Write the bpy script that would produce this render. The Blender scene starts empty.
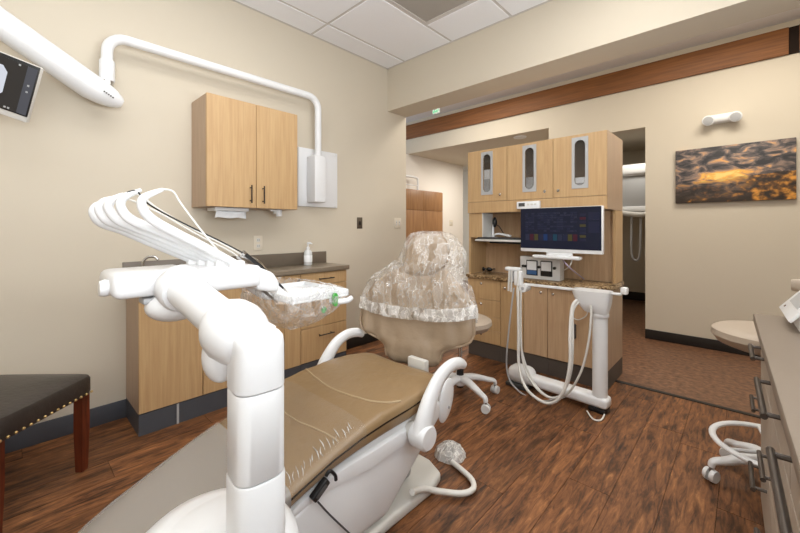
import bpy, bmesh, math, random
from mathutils import Vector, Matrix, noise
random.seed(7)
PI = math.pi
scn = bpy.context.scene
C = scn.collection

# ------------------------------------------------------------------ camera
EYE = 1.22
FPX, CX, HY = 367.0, 400.0, 228.0
cs, sn = 0.7283, 0.6853
cam_d = bpy.data.cameras.new('camera')
cam = bpy.data.objects.new('camera', cam_d); C.objects.link(cam)
cam_d.sensor_width = 36.0
cam_d.lens = FPX / 800.0 * 36.0
cam_d.shift_y = -(266.5 - HY) / 800.0
cam_d.clip_start = 0.02
cam.location = (0, 0, EYE)
cam.rotation_euler = (PI / 2, 0, math.atan2(sn, cs))
scn.camera = cam

# ------------------------------------------------------------------ view, world, big lights
scn.view_settings.view_transform = 'Standard'
scn.view_settings.look = 'None'
scn.view_settings.gamma = 1.0
scn.view_settings.use_curve_mapping = False
scn.view_settings.exposure = 0.0
world = bpy.data.worlds.new('world'); scn.world = world
world.use_nodes = True
wb = world.node_tree.nodes['Background']
wb.inputs['Color'].default_value = (0.80, 0.88, 1.0, 1)
wb.inputs['Strength'].default_value = 1.0

def area(name, loc, rot, sx, sy, watts, col=(1, 1, 1)):
    l = bpy.data.lights.new(name, 'AREA'); l.shape = 'RECTANGLE'
    l.size = sx; l.size_y = sy; l.energy = watts; l.color = col
    o = bpy.data.objects.new(name, l); C.objects.link(o)
    o.location = loc; o.rotation_euler = rot
    return o
WARM = (1.0, 0.94, 0.84)
# daylight entering by the window above the right counter, plus an added uplight to brighten the ceiling
area('window_daylight', (0.67, 0.15, 1.72), (0, PI / 2, 0), 1.1, 2.3, 18, (0.93, 0.97, 1.0))
area('ceiling_uplight', (0.665, 0.15, 1.45), (0, PI / 2 + 1.15, 0), 0.6, 2.3, 98, (0.92, 0.96, 1.0))
TROFFERS = [(-1.74, 0.67), (-0.52, 1.85), (-0.52, -0.55)]
for (tx, ty), tw_ in zip(TROFFERS, (6.5, 8, 6)):
    area('ceiling_troffer_light', (tx, ty, 2.985), (0, 0, 0), 0.52, 1.12, tw_, (1.0, 0.985, 0.955))
# lamps of the corridor and of the rooms behind it
for (tx, ty, w) in [(-2.6, 3.9, 28), (0.1, 3.75, 36)]:
    area('corridor_lamp_light', (tx, ty, 3.07), (0, 0, 0), 1.1, 0.6, w, WARM)
for (tx, ty, w) in [(-3.3, 5.9, 30), (-1.0, 5.6, 10)]:
    area('back_room_lamp_light', (tx, ty, 2.50), (0, 0, 0), 0.3, 0.3, w, WARM)

# ------------------------------------------------------------------ pixel -> place helpers
def ray(u, v):
    r = (u - CX) / FPX
    return (cs * r - sn, sn * r + cs, (HY - v) / FPX)
def on_x(u, v, X):
    a = ray(u, v); t = X / a[0]; return Vector((X, a[1] * t, EYE + a[2] * t))
def on_y(u, v, Y):
    a = ray(u, v); t = Y / a[1]; return Vector((a[0] * t, Y, EYE + a[2] * t))
def on_z(u, v, Z):
    a = ray(u, v); t = (Z - EYE) / a[2]; return Vector((a[0] * t, a[1] * t, Z))
def at_d(u, v, d):
    a = ray(u, v); return Vector((a[0] * d, a[1] * d, EYE + a[2] * d))

# ------------------------------------------------------------------ materials
def lin(r, g, b):
    f = lambda c: (c / 255 / 12.92) if c / 255 <= 0.04045 else ((c / 255 + 0.055) / 1.055) ** 2.4
    return (f(r), f(g), f(b), 1)
M = {}
def new_mat(name):
    m = bpy.data.materials.new(name); m.use_nodes = True
    nt = m.node_tree
    return m, nt, nt.nodes['Principled BSDF'], nt.nodes.new, nt.links.new
def plain(key, col, rough=0.5, metal=0.0, spec=0.5, bump=0.0, bscale=200, var=0.0, vscale=6.0, **kw):
    m, nt, b, N, L = new_mat(key)
    b.inputs['Base Color'].default_value = col
    b.inputs['Roughness'].default_value = rough
    b.inputs['Metallic'].default_value = metal
    b.inputs['Specular IOR Level'].default_value = spec
    for k, v in kw.items():
        b.inputs[k].default_value = v
    geo = N('ShaderNodeNewGeometry')
    if var > 0:
        n = N('ShaderNodeTexNoise'); n.inputs['Scale'].default_value = vscale; n.inputs['Detail'].default_value = 4
        L(geo.outputs['Position'], n.inputs['Vector'])
        r = N('ShaderNodeMapRange'); r.inputs['To Min'].default_value = 1 - var; r.inputs['To Max'].default_value = 1 + var
        L(n.outputs['Fac'], r.inputs['Value'])
        h = N('ShaderNodeHueSaturation'); h.inputs['Color'].default_value = col
        L(r.outputs['Result'], h.inputs['Value']); L(h.outputs['Color'], b.inputs['Base Color'])
    if bump > 0:
        n = N('ShaderNodeTexNoise'); n.inputs['Scale'].default_value = bscale; n.inputs['Detail'].default_value = 3
        L(geo.outputs['Position'], n.inputs['Vector'])
        bp = N('ShaderNodeBump'); bp.inputs['Strength'].default_value = bump; bp.inputs['Distance'].default_value = 0.01
        L(n.outputs['Fac'], bp.inputs['Height']); L(bp.outputs['Normal'], b.inputs['Normal'])
    M[key] = m
    return m
def grainy(key, c1, c2, scale, rough=0.4, detail=6, contrast=(0.3, 0.7), rand=0.0, axis='z'):
    """wood or laminate: noise drawn out along one axis"""
    m, nt, b, N, L = new_mat(key)
    geo = N('ShaderNodeNewGeometry'); mp = N('ShaderNodeMapping')
    L(geo.outputs['Position'], mp.inputs['Vector']); mp.inputs['Scale'].default_value = scale
    n = N('ShaderNodeTexNoise'); n.inputs['Scale'].default_value = 1.0; n.inputs['Detail'].default_value = detail
    n.inputs['Distortion'].default_value = 0.6
    L(mp.outputs['Vector'], n.inputs['Vector'])
    r = N('ShaderNodeValToRGB'); r.color_ramp.elements[0].position = contrast[0]; r.color_ramp.elements[1].position = contrast[1]
    r.color_ramp.elements[0].color = c1; r.color_ramp.elements[1].color = c2
    L(n.outputs['Fac'], r.inputs['Fac']); L(r.outputs['Color'], b.inputs['Base Color'])
    b.inputs['Roughness'].default_value = rough
    M[key] = m
    return m

plain('wall', lin(207, 197, 179), 0.85, bump=0.05, bscale=260)
plain('wall_white', lin(236, 231, 224), 0.85, bump=0.05, bscale=260)
plain('white', lin(233, 234, 235), 0.30, **{'Coat Weight': 0.2, 'Coat Roughness': 0.15})
plain('white_matte', lin(226, 226, 225), 0.5)
plain('hose', lin(226, 224, 218), 0.4)
plain('offwhite', lin(214, 212, 206), 0.4)
plain('grey_panel', lin(176, 177, 178), 0.4)
plain('chrome', lin(205, 205, 205), 0.14, 1.0)
plain('steel', lin(150, 148, 145), 0.3, 1.0)
plain('bronze', lin(52, 44, 38), 0.4, 0.6)
plain('nickel', lin(104, 98, 94), 0.38, 0.85)
plain('black', lin(24, 24, 25), 0.4)
plain('black_gloss', lin(14, 14, 16), 0.12)
plain('dark_grey', lin(70, 70, 70), 0.5)
plain('base_grey', lin(74, 76, 82), 0.55)
plain('base_black', lin(30, 26, 23), 0.5)
plain('toe', lin(84, 76, 70), 0.55)
plain('counter', lin(130, 118, 102), 0.32, var=0.10, vscale=160)
plain('counter_edge', lin(110, 99, 86), 0.4, var=0.06, vscale=160)
plain('counter_right', lin(132, 119, 106), 0.45, var=0.05, vscale=140)
plain('drawer_greige', lin(172, 160, 146), 0.5, var=0.03, vscale=40)
plain('seam', lin(40, 31, 25), 0.8, spec=0.1)
plain('stool_vinyl', lin(178, 163, 146), 0.45, bump=0.12, bscale=300)
plain('tan', lin(143, 117, 83), 0.34, bump=0.5, bscale=14, var=0.06, vscale=5)
plain('taupe', lin(160, 140, 117), 0.40, bump=0.5, bscale=16, var=0.06, vscale=5)
plain('piping', lin(178, 156, 124), 0.4)
plain('leather', lin(50, 44, 41), 0.33, bump=0.16, bscale=46, var=0.12, vscale=9)
plain('brass', lin(206, 176, 118), 0.3, 0.9)
plain('tile_white', lin(246, 247, 250), 0.9, bump=0.30, bscale=190, var=0.03, vscale=120)
plain('grid_white', lin(206, 202, 198), 0.6)
plain('lens_grey', lin(168, 163, 156), 0.5, bump=0.2, bscale=300)
plain('corridor_ceiling', lin(222, 220, 218), 0.9)
plain('wand_blue', lin(60, 100, 150), 0.3)
plain('green', lin(72, 168, 70), 0.4)
plain('paper', lin(240, 242, 244), 0.8)
plain('plate_ivory', lin(222, 212, 194), 0.5)
plain('plate_bronze', lin(104, 94, 82), 0.4, 0.5)
plain('lavender', lin(184, 172, 196), 0.45)
plain('red_brown', lin(96, 44, 22), 0.35)
grainy('maple', lin(184, 149, 106), lin(199, 166, 122), (60, 60, 3.0), 0.42)
grainy('maple_dim', lin(186, 152, 118), lin(204, 172, 136), (60, 60, 3.0), 0.45)  # greyer maple for station recess and rear doors, shade put into the colour
grainy('maple_shaded', lin(172, 146, 122), lin(186, 160, 134), (60, 60, 3.0), 0.42)  # maple of the cabinet bodies, greyed to carry the shade of their sides
grainy('far_wood', lin(138, 98, 62), lin(160, 118, 78), (30, 30, 3.0), 0.45)
grainy('cherry', lin(62, 22, 12), lin(112, 50, 26), (50, 50, 5.0), 0.3)
grainy('beam', lin(104, 62, 26), lin(142, 90, 44), (2.2, 20, 40), 0.62, contrast=(0.25, 0.75))

# dark rustic plank floor
m, nt, b, N, L = new_mat('plank'); M['plank'] = m
geo = N('ShaderNodeNewGeometry'); oi = N('ShaderNodeObjectInfo')
off = N('ShaderNodeVectorMath'); off.operation = 'ADD'
sc = N('ShaderNodeVectorMath'); sc.operation = 'SCALE'; sc.inputs['Scale'].default_value = 37.0
cmb = N('ShaderNodeCombineXYZ')
L(oi.outputs['Random'], cmb.inputs[0]); L(oi.outputs['Random'], cmb.inputs[1])
L(cmb.outputs[0], sc.inputs[0]); L(geo.outputs['Position'], off.inputs[0]); L(sc.outputs[0], off.inputs[1])
mp = N('ShaderNodeMapping'); mp.inputs['Scale'].default_value = (40, 5.5, 1); L(off.outputs[0], mp.inputs['Vector'])
n1 = N('ShaderNodeTexNoise'); n1.inputs['Scale'].default_value = 1; n1.inputs['Detail'].default_value = 10; n1.inputs['Roughness'].default_value = 0.68; n1.inputs['Distortion'].default_value = 1.2
L(mp.outputs[0], n1.inputs['Vector'])
r1 = N('ShaderNodeValToRGB'); e = r1.color_ramp.elements
e[0].position = 0.32; e[0].color = lin(46, 28, 19); e[1].position = 0.72; e[1].color = lin(178, 126, 80)
x = e.new(0.44); x.color = lin(104, 67, 42); x = e.new(0.6); x.color = lin(142, 94, 58)
L(n1.outputs['Fac'], r1.inputs['Fac'])
mp2 = N('ShaderNodeMapping'); mp2.inputs['Scale'].default_value = (15, 3.6, 1); L(off.outputs[0], mp2.inputs['Vector'])
n2 = N('ShaderNodeTexNoise'); n2.inputs['Scale'].default_value = 1; n2.inputs['Detail'].default_value = 7; n2.inputs['Roughness'].default_value = 0.6
L(mp2.outputs[0], n2.inputs['Vector'])
r2 = N('ShaderNodeValToRGB'); e = r2.color_ramp.elements
e[0].position = 0.34; e[0].color = (0.18, 0.17, 0.17, 1); e[1].position = 0.49; e[1].color = (1, 1, 1, 1)
L(n2.outputs['Fac'], r2.inputs['Fac'])
mx = N('ShaderNodeMix'); mx.data_type = 'RGBA'; mx.blend_type = 'MULTIPLY'; mx.inputs['Factor'].default_value = 0.8
L(r1.outputs['Color'], mx.inputs['A']); L(r2.outputs['Color'], mx.inputs['B'])
hs = N('ShaderNodeHueSaturation'); mr = N('ShaderNodeMapRange')
mr.inputs['To Min'].default_value = 0.8; mr.inputs['To Max'].default_value = 1.2
L(oi.outputs['Random'], mr.inputs['Value']); L(mr.outputs['Result'], hs.inputs['Value'])
L(mx.outputs['Result'], hs.inputs['Color']); L(hs.outputs['Color'], b.inputs['Base Color'])
rr = N('ShaderNodeMapRange'); rr.inputs['To Min'].default_value = 0.42; rr.inputs['To Max'].default_value = 0.62; b.inputs['Specular IOR Level'].default_value = 0.35
L(n1.outputs['Fac'], rr.inputs['Value']); L(rr.outputs['Result'], b.inputs['Roughness'])
bp = N('ShaderNodeBump'); bp.inputs['Strength'].default_value = 0.25; bp.inputs['Distance'].default_value = 0.004
L(n1.outputs['Fac'], bp.inputs['Height']); L(bp.outputs['Normal'], b.inputs['Normal'])

# mottled brown corridor floor
m, nt, b, N, L = new_mat('brown_floor'); M['brown_floor'] = m
geo = N('ShaderNodeNewGeometry')
n1 = N('ShaderNodeTexNoise'); n1.inputs['Scale'].default_value = 26; n1.inputs['Detail'].default_value = 8
L(geo.outputs['Position'], n1.inputs['Vector'])
r1 = N('ShaderNodeValToRGB'); e = r1.color_ramp.elements
e[0].position = 0.3; e[0].color = lin(80, 53, 38); e[1].position = 0.75; e[1].color = lin(144, 104, 76)
L(n1.outputs['Fac'], r1.inputs['Fac']); L(r1.outputs['Color'], b.inputs['Base Color'])
b.inputs['Roughness'].default_value = 0.4
bp = N('ShaderNodeBump'); bp.inputs['Strength'].default_value = 0.5; bp.inputs['Distance'].default_value = 0.006
L(n1.outputs['Fac'], bp.inputs['Height']); L(bp.outputs['Normal'], b.inputs['Normal'])

# granite-look worktop
m, nt, b, N, L = new_mat('granite'); M['granite'] = m
geo = N('ShaderNodeNewGeometry')
n1 = N('ShaderNodeTexVoronoi'); n1.inputs['Scale'].default_value = 95
L(geo.outputs['Position'], n1.inputs['Vector'])
r1 = N('ShaderNodeValToRGB'); e = r1.color_ramp.elements
e[0].position = 0.1; e[0].color = lin(92, 70, 46); e[1].position = 0.9; e[1].color = lin(188, 160, 122)
x = e.new(0.5); x.color = lin(142, 116, 82)
sep = N('ShaderNodeSeparateColor'); L(n1.outputs['Color'], sep.inputs['Color'])
L(sep.outputs[0], r1.inputs['Fac']); L(r1.outputs['Color'], b.inputs['Base Color'])
b.inputs['Roughness'].default_value = 0.2

# crinkled clear film
def film(key, alpha0, alpha1, col, scale=20.0, bump=1.0, rough=0.12):
    m, nt, b, N, L = new_mat(key); M[key] = m
    geo = N('ShaderNodeNewGeometry')
    n0 = N('ShaderNodeTexNoise'); n0.inputs['Scale'].default_value = scale * 0.6; n0.inputs['Detail'].default_value = 2
    L(geo.outputs['Position'], n0.inputs['Vector'])
    ad = N('ShaderNodeVectorMath'); ad.operation = 'MULTIPLY_ADD'; ad.inputs[1].default_value = (0.05, 0.05, 0.05)
    mq = N('ShaderNodeMapping'); mq.inputs['Scale'].default_value = (1, 1, 0.28); mq.inputs['Rotation'].default_value = (0.2, 0.75, 0.2)
    L(geo.outputs['Position'], mq.inputs['Vector']); L(n0.outputs['Color'], ad.inputs[0]); L(mq.outputs[0], ad.inputs[2])
    v = N('ShaderNodeTexVoronoi'); v.feature = 'DISTANCE_TO_EDGE'; v.inputs['Scale'].default_value = scale
    f = N('ShaderNodeTexVoronoi'); f.feature = 'F1'; f.inputs['Scale'].default_value = scale
    L(ad.outputs[0], v.inputs['Vector']); L(ad.outputs[0], f.inputs['Vector'])
    r = N('ShaderNodeMapRange'); r.inputs['From Min'].default_value = 0.0; r.inputs['From Max'].default_value = 0.06
    r.inputs['To Min'].default_value = alpha1; r.inputs['To Max'].default_value = alpha0
    L(v.outputs['Distance'], r.inputs['Value'])
    sp_ = N('ShaderNodeSeparateColor'); L(f.outputs['Color'], sp_.inputs['Color'])
    am = N('ShaderNodeMath'); am.operation = 'MULTIPLY_ADD'; am.inputs[1].default_value = (alpha1-alpha0)*0.5
    L(sp_.outputs[0], am.inputs[0]); L(r.outputs['Result'], am.inputs[2]); L(am.outputs[0], b.inputs['Alpha'])
    # every facet of the crumpled film leans its own way
    sb_ = N('ShaderNodeVectorMath'); sb_.operation = 'SUBTRACT'; sb_.inputs[1].default_value = (0.5, 0.5, 0.5)
    L(f.outputs['Color'], sb_.inputs[0])
    ma_ = N('ShaderNodeVectorMath'); ma_.operation = 'MULTIPLY_ADD'; ma_.inputs[1].default_value = (bump, bump, bump)
    L(sb_.outputs[0], ma_.inputs[0]); L(geo.outputs['Normal'], ma_.inputs[2])
    nz_ = N('ShaderNodeVectorMath'); nz_.operation = 'NORMALIZE'; L(ma_.outputs[0], nz_.inputs[0]); L(nz_.outputs[0], b.inputs['Normal'])
    b.inputs['Base Color'].default_value = col; b.inputs['Roughness'].default_value = rough
    b.inputs['Specular IOR Level'].default_value = 1.0
    return m
film('film', 0.08, 0.46, lin(240, 237, 232), 34, 1.1, 0.09)
film('film_bag', 0.18, 0.46, lin(240, 239, 237), 36, 1.0, 0.12)
film('film_hem', 0.45, 0.85, lin(242, 240, 236), 40, 0.9, 0.15)
film('film_sheen', 0.45, 0.45, lin(200, 200, 200), 4, 0.0, 0.16)  # grey half-opaque tint paints the reflected sheen into the film
film('film_clear', 0.07, 0.07, lin(220, 218, 214), 5, 0.0, 0.12)

def glass(key, col, alpha, rough=0.04):
    m, nt, b, N, L = new_mat(key); M[key] = m
    b.inputs['Base Color'].default_value = col; b.inputs['Roughness'].default_value = rough
    b.inputs['Alpha'].default_value = alpha; b.inputs['Specular IOR Level'].default_value = 0.8
glass('cab_glass', lin(90, 86, 80), 0.18)
glass('window_glass', lin(220, 230, 235), 0.06)
glass('bottle', lin(236, 238, 238), 0.8, 0.15)
glass('acrylic', lin(210, 225, 215), 0.25)

def emit(key, col, strength, base=(0.01, 0.01, 0.01, 1), rough=0.3):
    m, nt, b, N, L = new_mat(key); M[key] = m
    b.inputs['Specular IOR Level'].default_value = 0.15
    b.inputs['Base Color'].default_value = base; b.inputs['Roughness'].default_value = rough
    b.inputs['Emission Color'].default_value = col; b.inputs['Emission Strength'].default_value = strength
emit('screen_navy', lin(16, 20, 40), 1.0)
emit('cell_grey', lin(34, 38, 58), 1.0); emit('cell_red', lin(62, 18, 32), 1.0); emit('cell_olive', lin(66, 60, 32), 1.0)
emit('cell_blue', lin(20, 46, 88), 1.0); emit('cell_teal', lin(18, 56, 74), 1.0); emit('cell_dark', lin(26, 29, 52), 1.0)
emit('xray_bg', lin(50, 46, 43), 1.0); emit('xray_white', lin(214, 218, 228), 1.0); emit('xray_side', lin(78, 79, 86), 1.0)
emit('lamp_lens', (1, 0.95, 0.88, 1), 4.0, (0.9, 0.9, 0.9, 1))
emit('exit_green', lin(70, 230, 150), 1.3)
emit('troffer_lens', (1, 0.97, 0.93, 1), 3.0, (0.9, 0.9, 0.9, 1))

# picture: a sunset print (clouds, glow, foreground grass)
m, nt, b, N, L = new_mat('sunset_print'); M['sunset_print'] = m
tc = N('ShaderNodeTexCoord'); sp = N('ShaderNodeSeparateXYZ'); L(tc.outputs['Generated'], sp.inputs[0])
def mth(op, a=None, bb=None, c=None):
    n = N('ShaderNodeMath'); n.operation = op
    for i, q in enumerate((a, bb, c)):
        if q is None: continue
        if isinstance(q, (int, float)): n.inputs[i].default_value = q
        else: L(q, n.inputs[i])
    return n.outputs[0]
U, V = sp.outputs[0], sp.outputs[2]
mp = N('ShaderNodeMapping'); mp.inputs['Scale'].default_value = (6.5, 1, 9.0); mp.inputs['Rotation'].default_value = (0, 0.25, 0)
L(tc.outputs['Generated'], mp.inputs['Vector'])
cl = N('ShaderNodeTexNoise'); cl.inputs['Scale'].default_value = 1.0; cl.inputs['Detail'].default_value = 9; cl.inputs['Roughness'].default_value = 0.58; cl.inputs['Distortion'].default_value = 0.7
L(mp.outputs[0], cl.inputs['Vector'])
du = mth('MULTIPLY', mth('SUBTRACT', U, 0.42), 2.7); dv = mth('MULTIPLY', mth('SUBTRACT', V, 0.46), 6.0)
dist = mth('SQRT', mth('ADD', mth('MULTIPLY', du, du), mth('MULTIPLY', dv, dv)))
glow = mth('SUBTRACT', 1.0, mth('MINIMUM', dist, 1.0))
val = mth('ADD', mth('MULTIPLY', glow, 0.85), mth('MULTIPLY', mth('SUBTRACT', cl.outputs['Fac'], 0.40), 2.3))
rs = N('ShaderNodeValToRGB'); e = rs.color_ramp.elements
e[0].position = 0.0; e[0].color = lin(50, 48, 50); e[1].position = 0.95; e[1].color = lin(255, 214, 128)
for p, c in ((0.22, lin(84, 77, 76)), (0.42, lin(146, 124, 110)), (0.6, lin(214, 160, 104)), (0.8, lin(250, 186, 84))):
    q = e.new(p); q.color = c
L(val, rs.inputs['Fac'])
mg = N('ShaderNodeMapping'); mg.inputs['Scale'].default_value = (12, 1, 10); L(tc.outputs['Generated'], mg.inputs['Vector'])
gn = N('ShaderNodeTexNoise'); gn.inputs['Scale'].default_value = 1.0; gn.inputs['Detail'].default_value = 8
L(mg.outputs[0], gn.inputs['Vector'])
gv = mth('ADD', mth('MULTIPLY', mth('SUBTRACT', gn.outputs['Fac'], .5), 1.7), mth('ADD', .46, mth('MULTIPLY', mth('SUBTRACT', U, 0.7), 0.35)))
rg = N('ShaderNodeValToRGB'); e = rg.color_ramp.elements
e[0].position = 0.36; e[0].color = lin(56, 46, 38); e[1].position = 0.75; e[1].color = lin(226, 158, 70)
q = e.new(0.52); q.color = lin(112, 78, 46)
L(gv, rg.inputs['Fac'])
mx = N('ShaderNodeMix'); mx.data_type = 'RGBA'
edge = mth('ADD', mth('MULTIPLY', mth('SUBTRACT', U, 0.5), 0.10), 0.42)
mask = mth('GREATER_THAN', mth('ADD', V, mth('MULTIPLY', mth('SUBTRACT', gn.outputs['Fac'], .5), .10)), edge)
# water patch left of the bank mirrors the sky
wl = N('ShaderNodeMapRange'); wl.interpolation_type = 'SMOOTHSTEP'; wl.inputs['From Min'].default_value = .5; wl.inputs['From Max'].default_value = .72; wl.inputs['To Min'].default_value = 1; wl.inputs['To Max'].default_value = 0
L(mth('ADD', U, mth('MULTIPLY', mth('SUBTRACT', gn.outputs['Fac'], .5), .5)), wl.inputs['Value'])
msk = mth('MAXIMUM', mask, mth('MULTIPLY', mth('MULTIPLY', wl.outputs[0], mth('MULTIPLY', V, 2.4)), 0.75))
L(msk, mx.inputs['Factor']); L(rg.outputs['Color'], mx.inputs['A']); L(rs.outputs['Color'], mx.inputs['B'])
L(mx.outputs['Result'], b.inputs['Base Color']); b.inputs['Roughness'].default_value = 0.6

# ------------------------------------------------------------------ mesh helpers
class MB:
    def __init__(s): s.v = []; s.f = []
    def add(s, vs, fs):
        o = len(s.v); s.v += [Vector(p) for p in vs]; s.f += [tuple(i + o for i in f) for f in fs]; return s
    def box(s, x0, x1, y0, y1, z0, z1):
        return s.add([(x0,y0,z0),(x1,y0,z0),(x1,y1,z0),(x0,y1,z0),(x0,y0,z1),(x1,y0,z1),(x1,y1,z1),(x0,y1,z1)],
                     [(0,3,2,1),(4,5,6,7),(0,1,5,4),(1,2,6,5),(2,3,7,6),(3,0,4,7)])
    def bm(s, b):
        b.verts.ensure_lookup_table(); b.verts.index_update()
        s.add([v.co.copy() for v in b.verts], [tuple(v.index for v in f.verts) for f in b.faces]); b.free(); return s
    def rbox(s, x0, x1, y0, y1, z0, z1, r=0.01, seg=2, mat=None):
        b = bmesh.new(); bmesh.ops.create_cube(b, size=1)
        for v in b.verts:
            v.co = Vector(((x0+x1)/2 + v.co.x*(x1-x0), (y0+y1)/2 + v.co.y*(y1-y0), (z0+z1)/2 + v.co.z*(z1-z0)))
        r = min(r, 0.49*min(x1-x0, y1-y0, z1-z0))
        bmesh.ops.bevel(b, geom=b.edges[:], offset=r, segments=seg, profile=0.5, affect='EDGES')
        if mat is not None:
            for v in b.verts: v.co = mat @ v.co
        return s.bm(b)
    def loft(s, rings, cap0=True, cap1=True, close=True):
        n = len(rings[0]); vs = [p for r in rings for p in r]; fs = []
        for i in range(len(rings)-1):
            for j in range(n if close else n-1):
                k = (j+1) % n
                fs.append((i*n+j, i*n+k, (i+1)*n+k, (i+1)*n+j))
        if cap0: fs.append(tuple(reversed(range(n))))
        if cap1: fs.append(tuple(range((len(rings)-1)*n, len(rings)*n)))
        return s.add(vs, fs)
    def tube(s, pts, r, seg=10, smooth=0, flat=1.0, up=None, caps=True):
        P = [Vector(p) for p in pts]
        R = list(r) if isinstance(r, (list, tuple)) else [r]*len(P)
        if smooth: P, R = spline(P, R, smooth)
        T = []
        for i in range(len(P)):
            t = P[min(i+1, len(P)-1)] - P[max(i-1, 0)]
            T.append(t.normalized() if t.length > 1e-9 else Vector((0,0,1)))
        a = Vector(up) if up else (Vector((0,0,1)) if abs(T[0].z) < 0.9 else Vector((1,0,0)))
        n = (a - T[0]*a.dot(T[0])).normalized(); rings = []
        for i in range(len(P)):
            n = n - T[i]*n.dot(T[i]); n.normalize(); bb = T[i].cross(n)
            rings.append([P[i] + (n*math.cos(q)*R[i] + bb*math.sin(q)*R[i]*flat) for q in [2*PI*j/seg for j in range(seg)]])
        return s.loft(rings, caps, caps)
    def cyl(s, p0, p1, r0, r1=None, seg=20):
        return s.tube([p0, p1], [r0, r0 if r1 is None else r1], seg)
    def lathe(s, prof, c=(0,0,0), seg=24, mat=None):
        mt = mat or Matrix.Identity(4); c = Vector(c); rings = []
        for (r, z) in prof:
            rings.append([c + (mt @ Vector((max(r,1e-5)*math.cos(2*PI*j/seg), max(r,1e-5)*math.sin(2*PI*j/seg), z))) for j in range(seg)])
        return s.loft(rings)
    def ell(s, c, rad, seg=20, rings=12, mat=None):
        prof = [(math.sin(PI*i/rings), -math.cos(PI*i/rings)) for i in range(rings+1)]
        m3 = (mat or Matrix.Identity(4)) @ Matrix.Diagonal((rad[0], rad[1], rad[2], 1))
        return s.lathe(prof, c, seg, m3)
    def prism(s, poly, fn, t0, t1, bevel=0.0, seg=2):
        b = bmesh.new()
        va = [b.verts.new(fn(p[0], p[1], t0)) for p in poly]; vb = [b.verts.new(fn(p[0], p[1], t1)) for p in poly]
        n = len(poly); b.faces.new(va); b.faces.new(list(reversed(vb)))
        for i in range(n):
            j = (i+1) % n; b.faces.new((va[j], va[i], vb[i], vb[j]))
        bmesh.ops.recalc_face_normals(b, faces=b.faces[:])
        if bevel > 0:
            es = [e for e in b.edges if e.is_manifold and e.calc_face_angle(0) > 0.5]
            bmesh.ops.bevel(b, geom=es, offset=bevel, segments=seg, profile=0.5, affect='EDGES')
        return s.bm(b)
    def build(s, name, mat, parent=None, angle=40, smooth=True):
        org = Vector((0,0,0)); root = parent
        while root is not None and root.parent is not None: root = root.parent
        if root is not None: org = Vector(root['_org']) if '_org' in root else Vector((0,0,0))
        me = bpy.data.meshes.new(name)
        me.from_pydata([tuple(p - org) for p in s.v], [], s.f)
        bmx = bmesh.new(); bmx.from_mesh(me); bmesh.ops.recalc_face_normals(bmx, faces=bmx.faces[:]); bmx.to_mesh(me); bmx.free()
        me.materials.append(M[mat])
        if smooth:
            for p in me.polygons: p.use_smooth = True
            me.set_sharp_from_angle(angle=math.radians(angle))
        o = bpy.data.objects.new(name, me); C.objects.link(o)
        if parent is not None: o.parent = parent
        return o
def spline(P, R, n):
    out, ro = [], []
    for i in range(len(P)-1):
        p0 = P[max(i-1,0)]; p1 = P[i]; p2 = P[i+1]; p3 = P[min(i+2, len(P)-1)]
        for k in range(n):
            t = k/n; t2 = t*t; t3 = t2*t
            out.append(0.5*((2*p1) + (p2-p0)*t + (2*p0-5*p1+4*p2-p3)*t2 + (3*p1-p0-3*p2+p3)*t3)); ro.append(R[i]*(1-t)+R[i+1]*t)
    out.append(P[-1]); ro.append(R[-1]); return out, ro
def super_ring(n, hw, ht, fn, e=3.0):
    pts = []
    for j in range(n):
        a = 2*PI*j/n; ca, sa = math.cos(a), math.sin(a)
        pts.append(fn(hw*math.copysign(abs(ca)**(2/e), ca), ht*math.copysign(abs(sa)**(2/e), sa)))
    return pts
def thing(name, loc, label, cat, group=None):
    o = bpy.data.objects.new(name, None); C.objects.link(o); o.empty_display_size = 0.05
    o.location = loc; o['_org'] = tuple(loc); tag(o, label, cat, group); return o
def tag(o, label, cat, group=None, kind=None):
    o['label'] = label; o['category'] = cat
    if group: o['group'] = group
    if kind: o['kind'] = kind
    return o
def struct(o, label=None):
    o['kind'] = 'structure'
    if label: o['label'] = label
    return o
def plbl(o, label): o['label'] = label; return o
def bxo(name, mat, parent, *a, r=0.0, seg=2):
    mb = MB()
    mb.rbox(*a, r=r, seg=seg) if r > 0 else mb.box(*a)
    return mb.build(name, mat, parent)

# ================================================================== STRUCTURE
LW = -2.92          # left wall
RW = 0.66           # right wall
BK = -2.0           # back wall
H0, H1 = 2.90, 3.207  # header across the room opening
FW = 4.83           # picture wall
STRIP = 3.31
# floor with planks
fl = struct(MB().box(LW-0.12, RW+0.1, BK-0.1, STRIP, -0.06, -0.006).build('floor', 'seam'), 'dark rustic wood plank floor of the treatment room')
pm = MB().box(-0.5, 0.5, -0.5, 0.5, -0.5, 0.5).build('plank', 'plank', fl, smooth=False)
first = True
PW, PL = 0.18, 1.22
x0 = LW - 0.05; row = 0
while x0 < RW:
    x1 = min(x0 + PW, RW + 0.02); y0 = BK - random.random()*PL
    while y0 < STRIP - 0.01:
        ya, yb = max(y0, BK), min(y0 + PL, STRIP - 0.005)
        if yb - ya > 0.02:
            o = pm if first else pm.copy()
            if not first: C.objects.link(o)
            first = False
            o.scale = (x1-x0-0.002, yb-ya-0.002, 0.008); o.location = ((x0+x1)/2, (ya+yb)/2, -0.004)
        y0 += PL
    x0 += PW; row += 1
struct(MB().box(-6.0, 2.6, STRIP, 8.2, -0.06, 0.0).build('floor_corridor', 'brown_floor'), 'mottled brown floor of the corridor')
struct(MB().rbox(LW, RW+1.0, STRIP-0.02, STRIP+0.02, -0.004, 0.006, r=0.003).build('trim_1', 'base_black'), 'thin dark transition strip between the two floors')
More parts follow.
